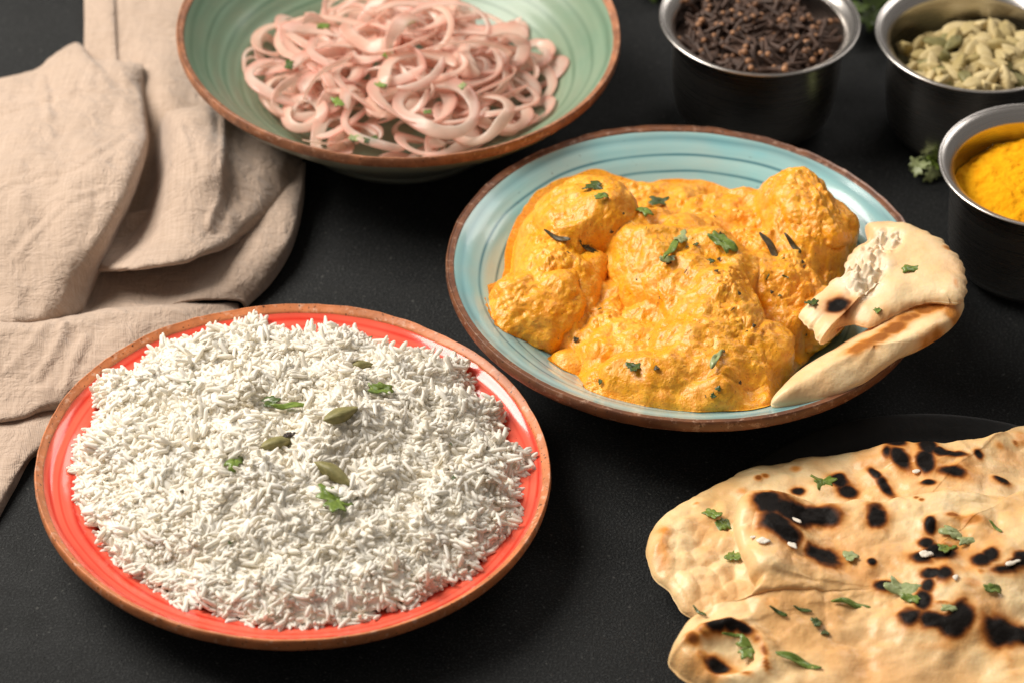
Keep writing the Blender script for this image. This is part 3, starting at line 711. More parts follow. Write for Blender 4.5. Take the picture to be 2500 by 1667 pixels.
for i, (u, v) in enumerate([(505, 1010), (1098, 1090), (1092, 1155), (1108, 1172), (445, 1206), (560, 1330), (745, 815), (905, 830), (1190, 1100), (1122, 1222)]):
    p, n = on_rice(u, v); leaf('herb_fleck', 'tiny dark herb fleck scattered on the white rice', p, n, 'lobed', .0013, 1 if i % 2 else 3, i*1.3, .3, 20+i % 3, 'herb flecks on the rice', 'herb fleck', lift=.0018)

# ------------------------------------------------------------------ curry
curry_m = NT('curry_sauce')
def _curry(t):
    o = t.obj(); c = t.attr('Col')
    n2 = t.noise(o, 150, 4, .6); n3 = t.noise(o, 420, 3, .6); n4 = t.noise(o, 900, 2, .6)
    c = t.mix(t.math('MULTIPLY', t.ramp(n2, [(.42, (0,)*3), (.66, (1,)*3)]), .45), c, (.93, .43, .07))
    c = t.mix(t.math('MULTIPLY', t.ramp(n3, [(.40, (1,)*3), (.54, (0,)*3)]), .55), c, (.78, .26, .006))  # deeper orange painted into the bump hollows, imitating crevice shade
    c = t.mix(t.ramp(n4, [(.65, (0,)*3), (.72, (.8,)*3)]), c, (.26, .07, .01))
    t.set(Base_Color=c, Roughness=t.ramp(n2, [(.3, (.32,)*3), (.7, (.55,)*3)]))
    t.b.inputs['Subsurface Weight'].default_value = .15; t.b.inputs['Subsurface Radius'].default_value = (1, .45, .08); t.b.inputs['Subsurface Scale'].default_value = .0015
    t.b.inputs['Coat Weight'].default_value = .24; t.b.inputs['Coat Roughness'].default_value = .20
    t.set(Normal=t.bump(n4, .45, .0006, t.bump(n3, .6, .0011, t.bump(n2, .4, .0014)))); t.link(t.bump(n3, .35, .0008), t.b.inputs['Coat Normal'])
_curry(curry_m); curry_m = curry_m.m
def curry_col(V, *a):
    n1 = vn(V, 55, 41); n2 = vn(V, 140, 42)
    base = np.array([.90, .405, .005]); red = np.array([.86, .285, .003]); pale = np.array([.93, .48, .040])
    k = np.clip(.5+.5*n1, 0, 1)[:, None]; c = base*(1-.5*k)+red*.5*k
    k2 = np.clip(n2*.8+.1, 0, .8)[:, None]; return c*(1-k2)+pale*k2
def lumps(V, amt=1.0, seed=0):
    m = smooth01((vn(V, 34, seed+70)+.25)/.6)                     # grainy patches among smooth sauce
    w1 = V+.0020*np.stack([vn(V, 150, seed+k) for k in (1, 2, 3)], 1)
    def dome(f, sd, thr): return np.sqrt(np.clip(1-(worley(w1, f, sd)/.72)**2, 0, 1))*smooth01((vn(V, f*.33, sd+3)-thr)/.5)
    g = .0012*dome(150, seed+5, -.35)+.0009*dome(270, seed+6, -.25)+.0006*dome(470, seed+7, -.1)-.0009
    return amt*(g*(.22+.95*m)+.0024*fbm(V, 70, 2, seed+8)+.00055*fbm(V, 260, 2, seed+9))
def blob(name, label, px, r3, spin=0., tilt=0., seed=0, cat='chicken piece', group='chicken pieces in the curry', amt=1., pw=.85, skew=(0, 0)):
    nu, nv = 230, 150
    a = np.arange(nu)/nu*2*math.pi; ph = np.linspace(.012, math.pi-.012, nv)
    d = np.stack([np.cos(a)[:, None]*np.sin(ph)[None, :], np.sin(a)[:, None]*np.sin(ph)[None, :], np.broadcast_to(np.cos(ph)[None, :], (nu, nv))], -1).reshape(-1, 3)
    q = np.sign(d)*np.abs(d)**pw
    V = q*np.array(r3)
    V[:, 0] += skew[0]*V[:, 2]; V[:, 1] += skew[1]*V[:, 2]
    cs, sn = math.cos(spin), math.sin(spin); ct, st = math.cos(tilt), math.sin(tilt)
    V = V@np.array([[ct, 0, -st], [0, 1, 0], [st, 0, ct]]).T
    V = V@np.array([[cs, -sn, 0], [sn, cs, 0], [0, 0, 1]]).T
    C = P(*px); W = V+C
    big = .24*vn(W, 36, seed+3)+.10*vn(W, 80, seed+4)
    W = W+V*big[:, None]
    nr = d@np.array([[ct, 0, -st], [0, 1, 0], [st, 0, ct]]).T@np.array([[cs, -sn, 0], [sn, cs, 0], [0, 0, 1]]).T
    W = W+nr*lumps(W, amt, seed)[:, None]
    in_blue(W, .0004)
    o = mesh_np(name, W-C, grid_faces(nu, nv, True)[:, ::-1], curry_m, attrs={'Col': curry_col(W)}, loc=C)
    return tag(o, label, cat, group)
def gravy_disp(V, e):
    return lumps(V, 1.35, 60)+.0042*fbm(V, 34, 3, 61)
blu_prof = prof_spline([(r*R_BLU, z) for r, z in BLU_IN], 10)
def in_blue(V, gap):
    d = V[:, :2]-np.array(C_BLU); r = np.hypot(d[:, 0], d[:, 1]); k = np.minimum(1, R_BLU*.965/np.maximum(r, 1e-6)); V[:, :2] = np.array(C_BLU)+d*k[:, None]
    V[:, 2] = np.maximum(V[:, 2], np.interp(r*k, blu_prof[:, 0], blu_prof[:, 1])+gap)
BL = [((1425, 555, .044), (.025, .024, .021), .3, 1), ((1340, 738, .031), (.024, .034, .020), -.2, 2), ((1462, 893, .023), (.0200, .0120, .0085), .2, 3),
      ((1640, 665, .034), (.032, .034, .022), .5, 4), ((1745, 895, .034), (.031, .027, .022), -.1, 5), ((1965, 560, .042), (.021, .034, .024), .35, 6),
      ((1945, 775, .032), (.019, .018, .014), 0, 7), ((1560, 950, .033), (.027, .013, .009), -.08, 8)]
BX = [((1735, 775, .041), (.022, .032, .017), .5, 0), ((1690, 700, .038), (.03, .03, .019), .3, 0), ((1330, 640, .030), (.020, .026, .018), .2, 0), ((1900, 700, .032), (.024, .030, .019), 0, 0), ((1790, 560, .034), (.026, .020, .014), 0, 0), ((1500, 820, .026), (.03, .03, .010), 0, 0)]
def sauce(V, t, e):
    zs = [V[:, 2]+.006]
    for px, r3, sp, _ in BL+BX:
        C = P(*px); x = V[:, 0]-C[0]; y = V[:, 1]-C[1]; c_, s_ = math.cos(sp), math.sin(sp); x, y = c_*x+s_*y, -s_*x+c_*y
        k = 1-(np.abs(x/r3[0]))**2.2-(np.abs(y/r3[1]))**2.2
        zs.append(np.where(k > 0, C[2]+r3[2]*np.sqrt(np.maximum(k, 0))-{4: -.0004, 1: .0008, 5: .0022, 0: .001, 3: .0004, 8: .001}.get(_, .0030), C[2]-.004+np.maximum(k, -3)*.03))
    zs = np.array(zs); kk = .0058; z = kk*np.log(np.exp((zs-zs.max(0))/kk).sum(0))+zs.max(0)
    return (z-V[:, 2]-.006)*smooth01(e/.006)
gravy = pillow('curry_gravy', (1650, 745, .030), [(1232, 760, .020), (1238, 640, .022), (1300, 540, .024), (1420, 470, .026), (1560, 462, .028), (1700, 458, .028), (1825, 492, .028), (1960, 520, .030), (2060, 590, .032),
    (2085, 700, .030), (2050, 800, .024), (1980, 870, .022), (1900, 960, .030), (1870, 1004, .037), (1700, 1008, .038), (1540, 990, .036), (1450, 962, .033), (1395, 915, .022), (1300, 850, .018)], .012, bot=.3, rings=250, n=30, mat=curry_m,
    jit=.0012, jf=90, seed=9, disp=gravy_disp, colf=lambda V, e, tp: curry_col(V), zmid=sauce, fix=in_blue)
tag(gravy, 'thick orange curry gravy with grainy surface, in the blue bowl', 'curry')
BT = [('rounded sauce-coated chicken piece at the upper left of the curry, highest on that side', 1.0), ('lumpy chicken piece at the left edge of the curry', 1.2), ('small round chicken lump at the lower left of the curry', .9),
      ('largest smooth sauce-covered chicken piece in the middle of the curry', .6), ('coarse grainy chicken piece at the front of the curry by the naan', 1.35), ('tall chicken piece at the upper right of the curry, behind the torn naan', .9),
      ('small chicken piece tucked under the tip of the torn naan', .9), ('low grainy lump of chicken against the front rim of the blue bowl', 1.3)]
blobs = [blob('chicken_piece', lb, px, r3, sp, 0, sd, amt=am) for (px, r3, sp, sd), (lb, am) in zip(BL, BT)]
curry_bvh = bvh_of([gravy]+blobs)
for (u, v, k, s_, mt, sp, sd, lb) in [(1450, 462, 'whole', .0042, 1, 1.3, 31, 'dark coriander leaf on the upper left chicken piece'),
                                      (1468, 488, 'chip', .0032, 0, .4, 32, 'small chopped leaf just below the dark coriander leaf on the upper left chicken'),
                                      (1572, 522, 'chip', .0040, 0, 2.2, 33, 'left one of two chopped coriander leaves behind the middle chicken'),
                                      (1608, 502, 'chip', .0052, 1, .5, 34, 'broad dark coriander leaf behind the middle chicken, right of a smaller one'),
                                      (1662, 590, 'chip', .0050, 2, 1.1, 35, 'curled pale green coriander leaf standing up in the curry centre'),
                                      (1640, 618, 'sliver', .0062, 0, 1.2, 36, 'thin green coriander stem below the curled leaf in the curry'),
                                      (1628, 640, 'chip', .0034, 2, .2, 37, 'pale green scrap at the foot of the coriander stem in the curry'),
                                      (1762, 600, 'chip', .0062, 0, -.7, 38, 'long folded coriander leaf on the right slope of the middle chicken'),
                                      (1735, 645, 'lobed', .0016, 1, .5, 39, 'tiny dark leaf dot in the middle of the curry'),
                                      (1748, 880, 'sliver', .0055, 2, 1.2, 40, 'pale green leaf strip on the front chicken piece'),
                                      (1885, 620, 'sliver', .0075, 3, -.9, 41, 'dark brown fenugreek strip on the right chicken piece'),
                                      (1935, 605, 'sliver', .0045, 3, -.9, 42, 'short brown herb strip on the right chicken piece'),
                                      (1365, 588, 'sliver', .0048, 3, -.5, 43, 'dark herb strip on the left edge between the left chicken pieces'),
                                      (1436, 612, 'sliver', .0040, 3, -.4, 44, 'dark curled herb scrap right of the left chicken piece'),
                                      (1330, 725, 'lobed', .0022, 3, 0, 45, 'small dark leaf bit on the left chicken piece'),
                                      (1545, 905, 'lobed', .0032, 1, .6, 46, 'dark green leaf bit between the front lumps of the curry')]:
    p, n = drop(curry_bvh, u, v); leaf('coriander_leaf' if mt < 3 else 'herb_strip', lb, p, (n*.6+UPV).normalized(), k, s_*1.45, mt, sp, .2, sd, 'herb pieces on the curry', lift=.0022)
rg = random.Random(5)
for i in range(46):
    a = rg.uniform(0, 6.28); r = math.sqrt(rg.random()); u = 1650+r*math.cos(a)*350; v = 740+r*math.sin(a)*235
    p, n = drop(curry_bvh, u, v)
    if p.z < .012: continue
    leaf('herb_fleck', 'tiny dark herb fleck stuck to the orange curry', p, n, 'lobed' if i % 3 else 'sliver', rg.choice([.0008, .0012, .0018]), rg.choice([1, 3, 3]), rg.uniform(0, 6), .2, 50+i % 4, 'herb flecks on the curry', 'herb fleck', lift=.0011)

# ------------------------------------------------------------------ naan
naan_m = m_attr('naan_crust', rough=.55, sss=.12, sss_r=(1, .6, .25), sssscale=.003, bumps=((140, .40, .0014), (420, .35, .0008)), spec=.45, coat=.35, coatr=.28, vary=(90, (.86, .50, .19), .35))
CREAM = np.array([.93, .70, .385]); TAN = np.array([.88, .54, .22]); ORANGE = np.array([.74, .27, .03]); BROWN = np.array([.24, .070, .018]); CHAR = np.array([.0065, .0045, .0035]); CRUMB = np.array([.84, .72, .54])
def spots_w(spots, z):
    """(u, v, rx, ry, deg, strength) in picture pixels -> discs on the bread in metres"""
    out = []
    for u, v, rx, ry, dg, st in spots:
        c = P(u, v, z); e = P(u+10, v, z); f = P(u, v-10, z)
        k_ = 1.16 if st >= 1 else 1.0; rx *= k_; ry *= k_
        out.append((c[0], c[1], rx*np.linalg.norm(e-c)/10, ry*np.linalg.norm(f-c)/10, math.radians(dg), st))
    return out
def spot_field(V, sp, seed=0, wf=260, wa=.30):
    """minimum normalised distance to the charred spots and the summed toasting"""
    best = np.full(len(V), 9.0); toast = np.zeros(len(V)); bump = np.zeros(len(V))
    q = xyz0(V[:, 0], V[:, 1]); nz = wa*fbm(q, wf*.6, 3, seed)
    for x, y, rx, ry, an, st in sp:
        dx = V[:, 0]-x; dy = V[:, 1]-y
        if abs(an) > .01:
            c, s = math.cos(an), math.sin(an); dx, dy = c*dx+s*dy, -s*dx+c*dy
        d = np.sqrt((dx/rx)**2+(dy/ry)**2)+nz
        if st >= 1: best = np.minimum(best, d)
        else: toast = np.maximum(toast, st*(1-smooth01((d-.3)/1.0)))
        bump += (.6 if st >= 1 else .35)*np.exp(-d*d*.6)
    return best, toast, np.minimum(bump, 1)
def naan_col(sp, seed, tiny=.0):
    def f(V, edge, top):
        best, toast, _ = spot_field(V, sp, seed)
        n1 = fbm(V, 48, 3, seed+3); c = CREAM+(TAN-CREAM)*np.clip(.36+.8*n1, 0, 1)[:, None]
        def lay(c, k, col): k = np.clip(k, 0, 1)[:, None]; return c*(1-k)+col*k
        c = lay(c, (vn(V, 30, seed+20)-.05)*1.0, np.array([.78, .38, .12])); c = lay(c, (vn(V, 75, seed+21)-.35)*1.1, np.array([.74, .34, .09]))
        c = lay(c, (1-smooth01((edge-.002)/.008))*.30*(vn(V, 40, seed+8)+.5), TAN*.95)
        c = lay(c, toast*1.4, ORANGE); c = lay(c, (toast-.62)*2.6, BROWN)
        c = lay(c, (1-smooth01((best-.95)/1.1))*.85, np.array([.72, .30, .05])); c = lay(c, (1-smooth01((best-.90)/.55))*.9, np.array([.42, .13, .02])); c = lay(c, 1-smooth01((best-.78)/.38), BROWN*.6); c = lay(c, 1-smooth01((best-.60)/.34), CHAR)
        return c
    return f
black_m = m_plain('black_stoneware', [(.3, (.006, .006, .006)), (.7, (.012, .0115, .011))], 120, .5, bump=(500, .3, .0005), spec=.3)
cb = P(2330, 1407, .011); RBK = .112
bp = lathe('black_plate', np.vstack([catmull([(.0005, .004), (.08, .004), (.096, .0058), (.104, .0088), (.1095, .0108), (.1118, .0112), (.1122, .0100), (.108, .0072), (.098, .003), (.085, .0006), (.0005, .0006)], 6)]), black_m)
bp.location = (cb[0], cb[1], 0); tag(bp, 'matte black round plate almost hidden under the naan breads', 'plate')

ZA = .0185
spA = spots_w([(2183, 1118, 23, 13, 0, 1), (2188, 1155, 17, 27, 28, 1), (2160, 1140, 12, 14, 0, 1), (2259, 1128, 20, 22, 0, 1), (2255, 1172, 18, 20, 0, 1), (2318, 1151, 34, 8, 5, 1), (2290, 1146, 18, 11, 0, 1), (2385, 1141, 11, 11, 0, 1),
    (2321, 1196, 31, 12, -8, 1), (2441, 1201, 17, 8, -15, 1), (2047, 1192, 17, 18, 40, 1), (2068, 1212, 22, 12, -25, 1), (2134, 1185, 10, 18, 25, 1), (2156, 1212, 12, 24, 28, 1), (1948, 1213, 14, 8, -15, 1), (2262, 1215, 18, 5, 0, 1),
    (1850, 1180, 13, 7, 20, .95), (1868, 1174, 12, 7, 0, .9), (1941, 1157, 16, 9, 0, .7), (1615, 1345, 24, 52, 0, .62), (1622, 1312, 22, 22, 0, .66), (1681, 1494, 16, 13, 0, .75), (1810, 1207, 18, 12, 0, .6), (2437, 1112, 14, 10, 0, .75),
    (2476, 1092, 12, 8, 0, .9), (2490, 1080, 14, 16, 0, .6), (2240, 1150, 75, 40, 0, .36), (2120, 1140, 40, 34, 0, .42), (2350, 1180, 40, 22, 0, .45), (2460, 1130, 40, 30, 0, .35), (1700, 1235, 10, 5, 0, .7)], ZA)
def dispA(V, e):
    b, t, bp_ = spot_field(V, spA, 5)
    c = P(1720, 1370, ZA); pit = np.exp(-(((V[:, 0]-c[0])/.024)**2+((V[:, 1]-c[1])/.042)**2)**1.5)
    blis = (1-worley(V, 95, 77))*.004*pit
    return .0016*bp_+.0050*fbm(xyz0(V[:, 0], V[:, 1]), 24, 2, 12)+.0020*np.abs(vn(xyz0(V[:, 0], V[:, 1]), 70, 13))+.0006*fbm(V, 170, 2, 14)+.0008*vn(V, 130, 13)-.0062*pit+blis
outA = [(1578, 1323, ZA), (1592, 1298, ZA), (1627, 1260, ZA), (1690, 1217, ZA), (1763, 1179, ZA), (1822, 1154, ZA), (1899, 1140, ZA), (1954, 1128, ZA), (2010, 1128, ZA), (2082, 1115, .020), (2154, 1099, .022), (2231, 1102, .021), (2299, 1104, .020),
        (2358, 1094, .020), (2422, 1077, .022), (2465, 1051, .023), (2505, 1040, .022), (2620, 1050, ZA), (2740, 1150, ZA), (2790, 1350, ZA), (2700, 1520, .016), (2450, 1600, .014), (2150, 1620, .013), (1850, 1560, .013), (1720, 1520, .013), (1668, 1494, .014), (1635, 1447, .016), (1597, 1413, .017), (1582, 1374, ZA)]
outA = [(u, v, z-.004) for u, v, z in outA]
naanA = pillow('naan', (2180, 1330, .0165), outA, .0105, bot=.30, rings=210, n=16, mat=naan_m, jit=.0009, jf=110, seed=21, disp=dispA, colf=naan_col(spA, 5))
tag(naanA, 'charred naan flatbread underneath, with an orange-browned left end', 'naan')
ZB = .0355
spB = spots_w([(1875, 1268, 34, 24, 0, 1), (1930, 1276, 60, 26, 0, 1), (1995, 1272, 44, 20, 0, 1), (1890, 1318, 38, 24, 0, 1), (1925, 1335, 30, 20, 0, 1), (1850, 1275, 22, 20, 0, .9), (2011, 1361, 42, 22, -25, 1), (2138, 1277, 22, 20, 0, 1), (2128, 1374, 10, 7, 0, 1), (2234, 1238, 8, 5, 0, .95), (2246, 1245, 8, 5, 0, .95),
    (2268, 1304, 12, 18, 0, 1), (2258, 1340, 16, 10, 0, 1), (2245, 1373, 26, 12, -25, 1), (2292, 1361, 32, 16, 0, 1), (2270, 1412, 22, 11, -15, 1), (2302, 1420, 17, 14, 0, 1), (2161, 1423, 24, 11, -10, 1), (2263, 1440, 14, 14, 0, 1), (2252, 1470, 17, 22, 0, 1), (2320, 1282, 26, 7, 0, .95), (2360, 1290, 60, 12, -12, .75),
    (2395, 1384, 22, 13, 0, 1), (2418, 1372, 18, 14, 0, 1), (2450, 1403, 34, 9, 5, 1), (2484, 1392, 32, 10, 18, 1), (2492, 1376, 20, 10, 0, 1), (2223, 1505, 26, 17, 20, 1), (2275, 1515, 36, 14, -6, 1), (2325, 1530, 34, 18, -10, 1), (2352, 1508, 24, 24, 0, 1), (2448, 1526, 48, 27, 0, 1), (2490, 1532, 36, 20, 0, 1), (2393, 1411, 10, 7, 0, .9),
    (2300, 1482, 22, 4, -10, .9), (2330, 1400, 70, 16, 0, .5), (2320, 1335, 80, 44, 0, .45), (2190, 1470, 46, 30, 0, .40), (2110, 1400, 60, 30, 0, .34), (1930, 1385, 70, 34, 0, .40), (2400, 1470, 60, 26, 0, .40), (2470, 1590, 12, 38, 10, .5), (1886, 1470, 18, 12, 0, .42), (2370, 1440, 26, 12, 0, .55), (2300, 1560, 60, 14, 0, .4), (2420, 1330, 40, 40, 0, .35),
    # browned ring of the bulge at the lower left
    (1694, 1537, 26, 18, -20, .99), (1722, 1520, 28, 12, 10, .95), (1752, 1514, 24, 8, 0, 1), (1785, 1514, 24, 8, -5, 1), (1820, 1521, 24, 8, -20, 1), (1848, 1538, 20, 9, -40, .99), (1868, 1563, 13, 18, 15, .99), (1873, 1590, 12, 16, 10, .97), (1722, 1562, 32, 14, -22, .99), (1757, 1578, 32, 13, -22, 1), (1790, 1594, 32, 13, -20, .99), (1824, 1606, 28, 10, -8, .96),
    (1740, 1575, 90, 22, -22, .50), (1922, 1639, 20, 7, 0, 1), (1922, 1636, 34, 12, 0, .55)], ZB)
def bulge(V, u, v, rx, ry, z=ZB):
    c = P(u, v, z); e = P(u+10, v, z); f = P(u, v-10, z)
    return ((V[:, 0]-c[0])/(rx*np.linalg.norm(e-c)/10))**2+((V[:, 1]-c[1])/(ry*np.linalg.norm(f-c)/10))**2
def dispB(V, e):
    b, t, bp_ = spot_field(V, spB, 6)
    d = np.sqrt(bulge(V, 1775, 1560, 118, 62)); ring = np.exp(-((d-.85)/.28)**2)*.0032; inner = -np.exp(-(d/.55)**4)*.0012
    q = xyz0(V[:, 0], V[:, 1])
    ridge = np.exp(-bulge(V, 2330, 1400, 120, 110, ZB))*.003
    pits = -.0011*np.exp(-(worley(q, 62, 91)/.22)**2)*smooth01((.65+vn(q, 25, 92))/.5)
    return .0016*bp_+.0050*fbm(q, 24, 2, 15)+.0022*np.abs(vn(q, 66, 17))+.0006*fbm(V, 190, 2, 18)+.0007*fbm(q, 110, 2, 16)+ring+inner+ridge+pits
outB = [(1803, 1227, .031), (1790, 1270, .031), (1791, 1300, .030), (1812, 1367, .030), (1834, 1412, .029), (1843, 1444, .028), (1822, 1478, .026), (1790, 1500, .025), (1717, 1509, .024), (1684, 1526, .023), (1660, 1548, .022), (1642, 1584, .020), (1632, 1617, .018),
        (1642, 1636, .016), (1672, 1660, .015), (1740, 1700, .014), (1900, 1745, .016), (2150, 1775, .018), (2450, 1775, .018), (2700, 1700, .020), (2780, 1520, .026), (2740, 1330, .030), (2640, 1230, .032), (2560, 1195, .033), (2500, 1200, .033), (2471, 1216, .032),
        (2436, 1211, .032), (2359, 1210, .032), (2313, 1204, .033), (2270, 1210, .032), (2232, 1215, .031), (2181, 1220, .031), (2160, 1230, .030), (2130, 1228, .031), (2091, 1222, .032), (2053, 1229, .031), (1964, 1226, .031), (1900, 1221, .031), (1850, 1222, .031)]
outB = [(u, v, z+.0035*float(smooth01(np.array((1530-v)/200.)))+(.0045 if u < 1850 and v < 1440 else .002 if v < 1500 and u < 1900 else .0015 if v < 1235 else 0)) for u, v, z in outB]
naanB = pillow('naan', (2170, 1440, .031), outB, .0100, bot=.35, rings=230, n=14, mat=naan_m, jit=.0009, jf=140, seed=22, ew=.85, disp=dispB, colf=naan_col(spB, 6))
tag(naanB, 'blistered naan flatbread on top, its left side torn straight with a ring-browned bulge', 'naan')
naan_bvh = bvh_of([naanA, naanB])
for (u, v, k, s_, mt, sp, sd, lb) in [(2008, 1176, 'whole', .0070, 0, .3, 61, 'frilly coriander leaf on the back naan'), (1740, 1257, 'chip', .0055, 0, 2.5, 62, 'upper piece of the coriander on the left part of the back naan'), (1766, 1280, 'lobed', .0068, 0, 1.9, 63, 'lower lobed coriander leaf on the left part of the back naan'),
                                      (1793, 1362, 'lobed', .0055, 0, 1.4, 64, 'coriander leaf at the torn left edge of the front naan'), (2326, 1302, 'chip', .0072, 2, -.3, 65, 'pale folded leaf at the top of the leaf cluster on the front naan'), (2309, 1340, 'chip', .0072, 0, 1.0, 66, 'green curled leaf in the middle of the leaf cluster on the front naan'),
                                      (2362, 1318, 'chip', .0062, 2, .5, 67, 'pale leaf at the right of the leaf cluster on the front naan'), (2202, 1440, 'chip', .0092, 2, -.3, 68, 'broadest pale green leaf in the middle of the front naan'), (2226, 1462, 'chip', .0055, 0, -.4, 69, 'green leaf overlapped by the broadest pale leaf on the front naan'), (2420, 1440, 'chip', .0058, 0, .3, 70, 'light green leaf at the right edge of the front naan'),
                                      (2318, 1486, 'chip', .0045, 2, .1, 71, 'pale triangular leaf above the long charred streak'), (1830, 1584, 'whole', .0072, 0, .1, 72, 'green coriander leaf inside the browned ring of the bulge'), (1786, 1550, 'sliver', .0042, 0, 0, 73, 'thin green sliver inside the browned ring of the bulge'), (1900, 1495, 'sliver', .0045, 1, -.4, 74, 'narrow dark herb strip left of the dark leaf pair on the front naan'),
                                      (1960, 1490, 'sliver', .0042, 1, -.2, 75, 'small dark leaf strip in the lower middle of the front naan'), (1992, 1522, 'lobed', .0036, 1, .5, 76, 'dark crinkled leaf in the lower middle of the front naan'), (2014, 1546, 'lobed', .0026, 1, 1.5, 77, 'tiny dark crinkled leaf below the dark crinkled leaf'),
                                      (1945, 1615, 'sliver', .0100, 0, -.28, 78, 'long green herb stem near the bottom of the front naan'), (2085, 1476, 'sliver', .0095, 0, .0, 79, 'long thin olive herb stem on the front naan'), (2430, 1290, 'sliver', .0040, 0, -.8, 80, 'short green sliver at the upper right of the front naan'), (1708, 1497, 'sliver', .0040, 1, -.8, 81, 'dark herb scrap where the two naans meet at the left'),
                                      (2075, 1362, 'lobed', .0050, 2, .4, 82, 'pale green leaf smear beside the oval charred spot')]:
    p, n = drop(naan_bvh, u, v); leaf('coriander_leaf', lb, p, (n+UPV).normalized(), k, s_, mt, sp, .22, sd, 'coriander pieces on the naan', lift=.0010)
crumb_m = m_plain('bread_crumb', [(.3, (.78, .68, .55)), (.7, (.88, .82, .72))], 700, .7, bump=(900, .5, .0006))
def crumb(label, u, v, sx, sy, spin, seed, bvh=naan_bvh):
    p, n = drop(bvh, u, v)
    nu, nv = 12, 8; a = np.arange(nu)/nu*2*math.pi; ph = np.linspace(.05, math.pi-.05, nv)
    V = np.stack([np.cos(a)[:, None]*np.sin(ph), np.sin(a)[:, None]*np.sin(ph), np.broadcast_to(np.cos(ph), (nu, nv))*.5], -1).reshape(-1, 3)*np.array([sx, sy, min(sx, sy)*.7])*.72
    V *= (1+.85*vn(V, 700, seed))[:, None]
    o = mesh_np('crumb', V, grid_faces(nu, nv, True)[:, ::-1], crumb_m, loc=p+Vector((0, 0, .0008))); o.rotation_euler = (0, 0, spin)
    tag(o, label, 'crumb', 'white crumbs on the naan')
for a_ in [('white flake at the top of the big charred patch', 1944, 1271, .0030, .0014, -.7, 1), ('white crumb at the lower left of the big charred patch', 1864, 1322, .0034, .0026, .2, 2), ('elongated white flake below the centre of the big charred patch', 1934, 1331, .0040, .0020, -.8, 3),
           ('white crumb beside the leaf cluster on the front naan', 2262, 1354, .0034, .0028, .3, 4), ('cream crumb right of the small char streak in the middle', 2331, 1412, .0028, .0022, .6, 5), ('white flake near the right edge of the front naan', 2475, 1374, .0042, .0018, .4, 6),
           ('small crumb between the charred spots on the back naan', 2238, 1152, .0022, .0018, 0, 7), ('tiny pale crumb beside the torn left edge of the front naan', 1838, 1313, .0022, .0012, .5, 8)]:
    crumb(*a_)

# torn naan in the blue bowl, folded over itself
spL = spots_w([(2100, 840, 60, 15, 28, .88), (2140, 820, 60, 15, 26, .9), (2180, 800, 60, 16, 24, .92), (2220, 780, 60, 16, 18, .92), (2262, 765, 60, 15, 12, .9), (2160, 905, 80, 16, 32, .85), (2110, 935, 90, 26, 32, .75), (2200, 878, 80, 24, 32, .9), (2280, 830, 56, 22, 40, .85), (2330, 775, 30, 26, 50, .7)], .058)
spU = spots_w([(2044, 719, 27, 16, -6, 1), (2044, 716, 48, 32, -6, .62), (2313, 612, 15, 11, -40, .80), (2150, 745, 60, 16, 10, .36), (2230, 735, 60, 14, 10, .4), (2332, 705, 8, 12, 0, .6)], .066)
def nc(sp, seed, crumbc=None):
    g = naan_col(sp, seed)
    def f(V, edge, top):
        c = g(V, edge, top); c = c*.75+np.array([.92, .78, .56])*.25
        b, t, _ = spot_field(V, sp, seed); k = np.maximum(1-smooth01((b-.85)/.4), np.clip(t*1.6-.2, 0, 1))[:, None]
        c = c*(1-k)+g(V, edge, top)*k
        if crumbc:
            m = np.zeros(len(V))
            for (u, v, rx, ry) in crumbc: m = np.maximum(m, 1-smooth01((np.sqrt(bulge(V, u, v, rx, ry, .068))+.25*vn(V, 120, 3)-.6)/.5))
            c = c*(1-m[:, None])+CRUMB*m[:, None]
        return c
    return f
zp_ = lambda L, dz: [(u, v, .049+dz+.014*float(smooth01(np.array((u-1960)/400.)))) for u, v, *_ in L]
lower = pillow('folded_half', zp_([(2130, 868)], -.004)[0], zp_([(1884, 990, .038), (1905, 952, .036), (1950, 910, .037), (2020, 866, .042), (2100, 818, .050), (2180, 775, .058), (2260, 742, .063), (2325, 728, .066), (2352, 742, .064), (2335, 785, .058), (2275, 832, .053),
    (2205, 866, .051), (2130, 918, .050), (2050, 962, .048), (1965, 984, .044)], -.006), .012, bot=.45, rings=110, n=16, mat=naan_m, jit=.0005, seed=31, disp=lambda V, e: .0012*fbm(V, 60, 3, 33), colf=nc(spL, 7))
def dispU(V, e):
    m = np.zeros(len(V))
    for (u, v, rx, ry) in [(2110, 640, 60, 70), (2150, 575, 60, 40), (1990, 790, 30, 40)]: m = np.maximum(m, 1-smooth01((np.sqrt(bulge(V, u, v, rx, ry, .068))-.5)/.6))
    return .0012*fbm(V, 55, 3, 43)+m*(-.0045+.0085*np.abs(vn(V, 150, 44)) +.0045*np.abs(vn(V, 300, 46))+ .0010*vn(V, 520, 45))
upper = pillow('top_half', zp_([(2190, 665)], .004)[0], zp_([(2114, 553, .056), (2159, 546, .060), (2209, 551, .063), (2286, 584, .067), (2324, 615, .069), (2354, 664, .071), (2358, 708, .071), (2340, 740, .066), (2294, 738, .064), (2240, 744, .062), (2170, 778, .061), (2120, 795, .060), (2079, 790, .058), (2038, 802, .058),
    (2018, 824, .055), (1999, 836, .053), (1984, 808, .053), (1953, 782, .053), (1964, 752, .056), (1995, 726, .058), (2025, 698, .059), (2060, 682, .059), (2066, 641, .058), (2090, 607, .056), (2117, 588, .055)], .002), .009, bot=.5, rings=110, n=12, mat=naan_m, jit=.0016, jf=260, seed=32,
    disp=dispU, colf=nc(spU, 8, [(2105, 635, 75, 80), (2150, 572, 60, 30), (1985, 795, 34, 44), (2060, 790, 50, 20)]), zmid=lambda V, t, e: .002*np.sin(math.pi*np.clip(t, 0, 1)))
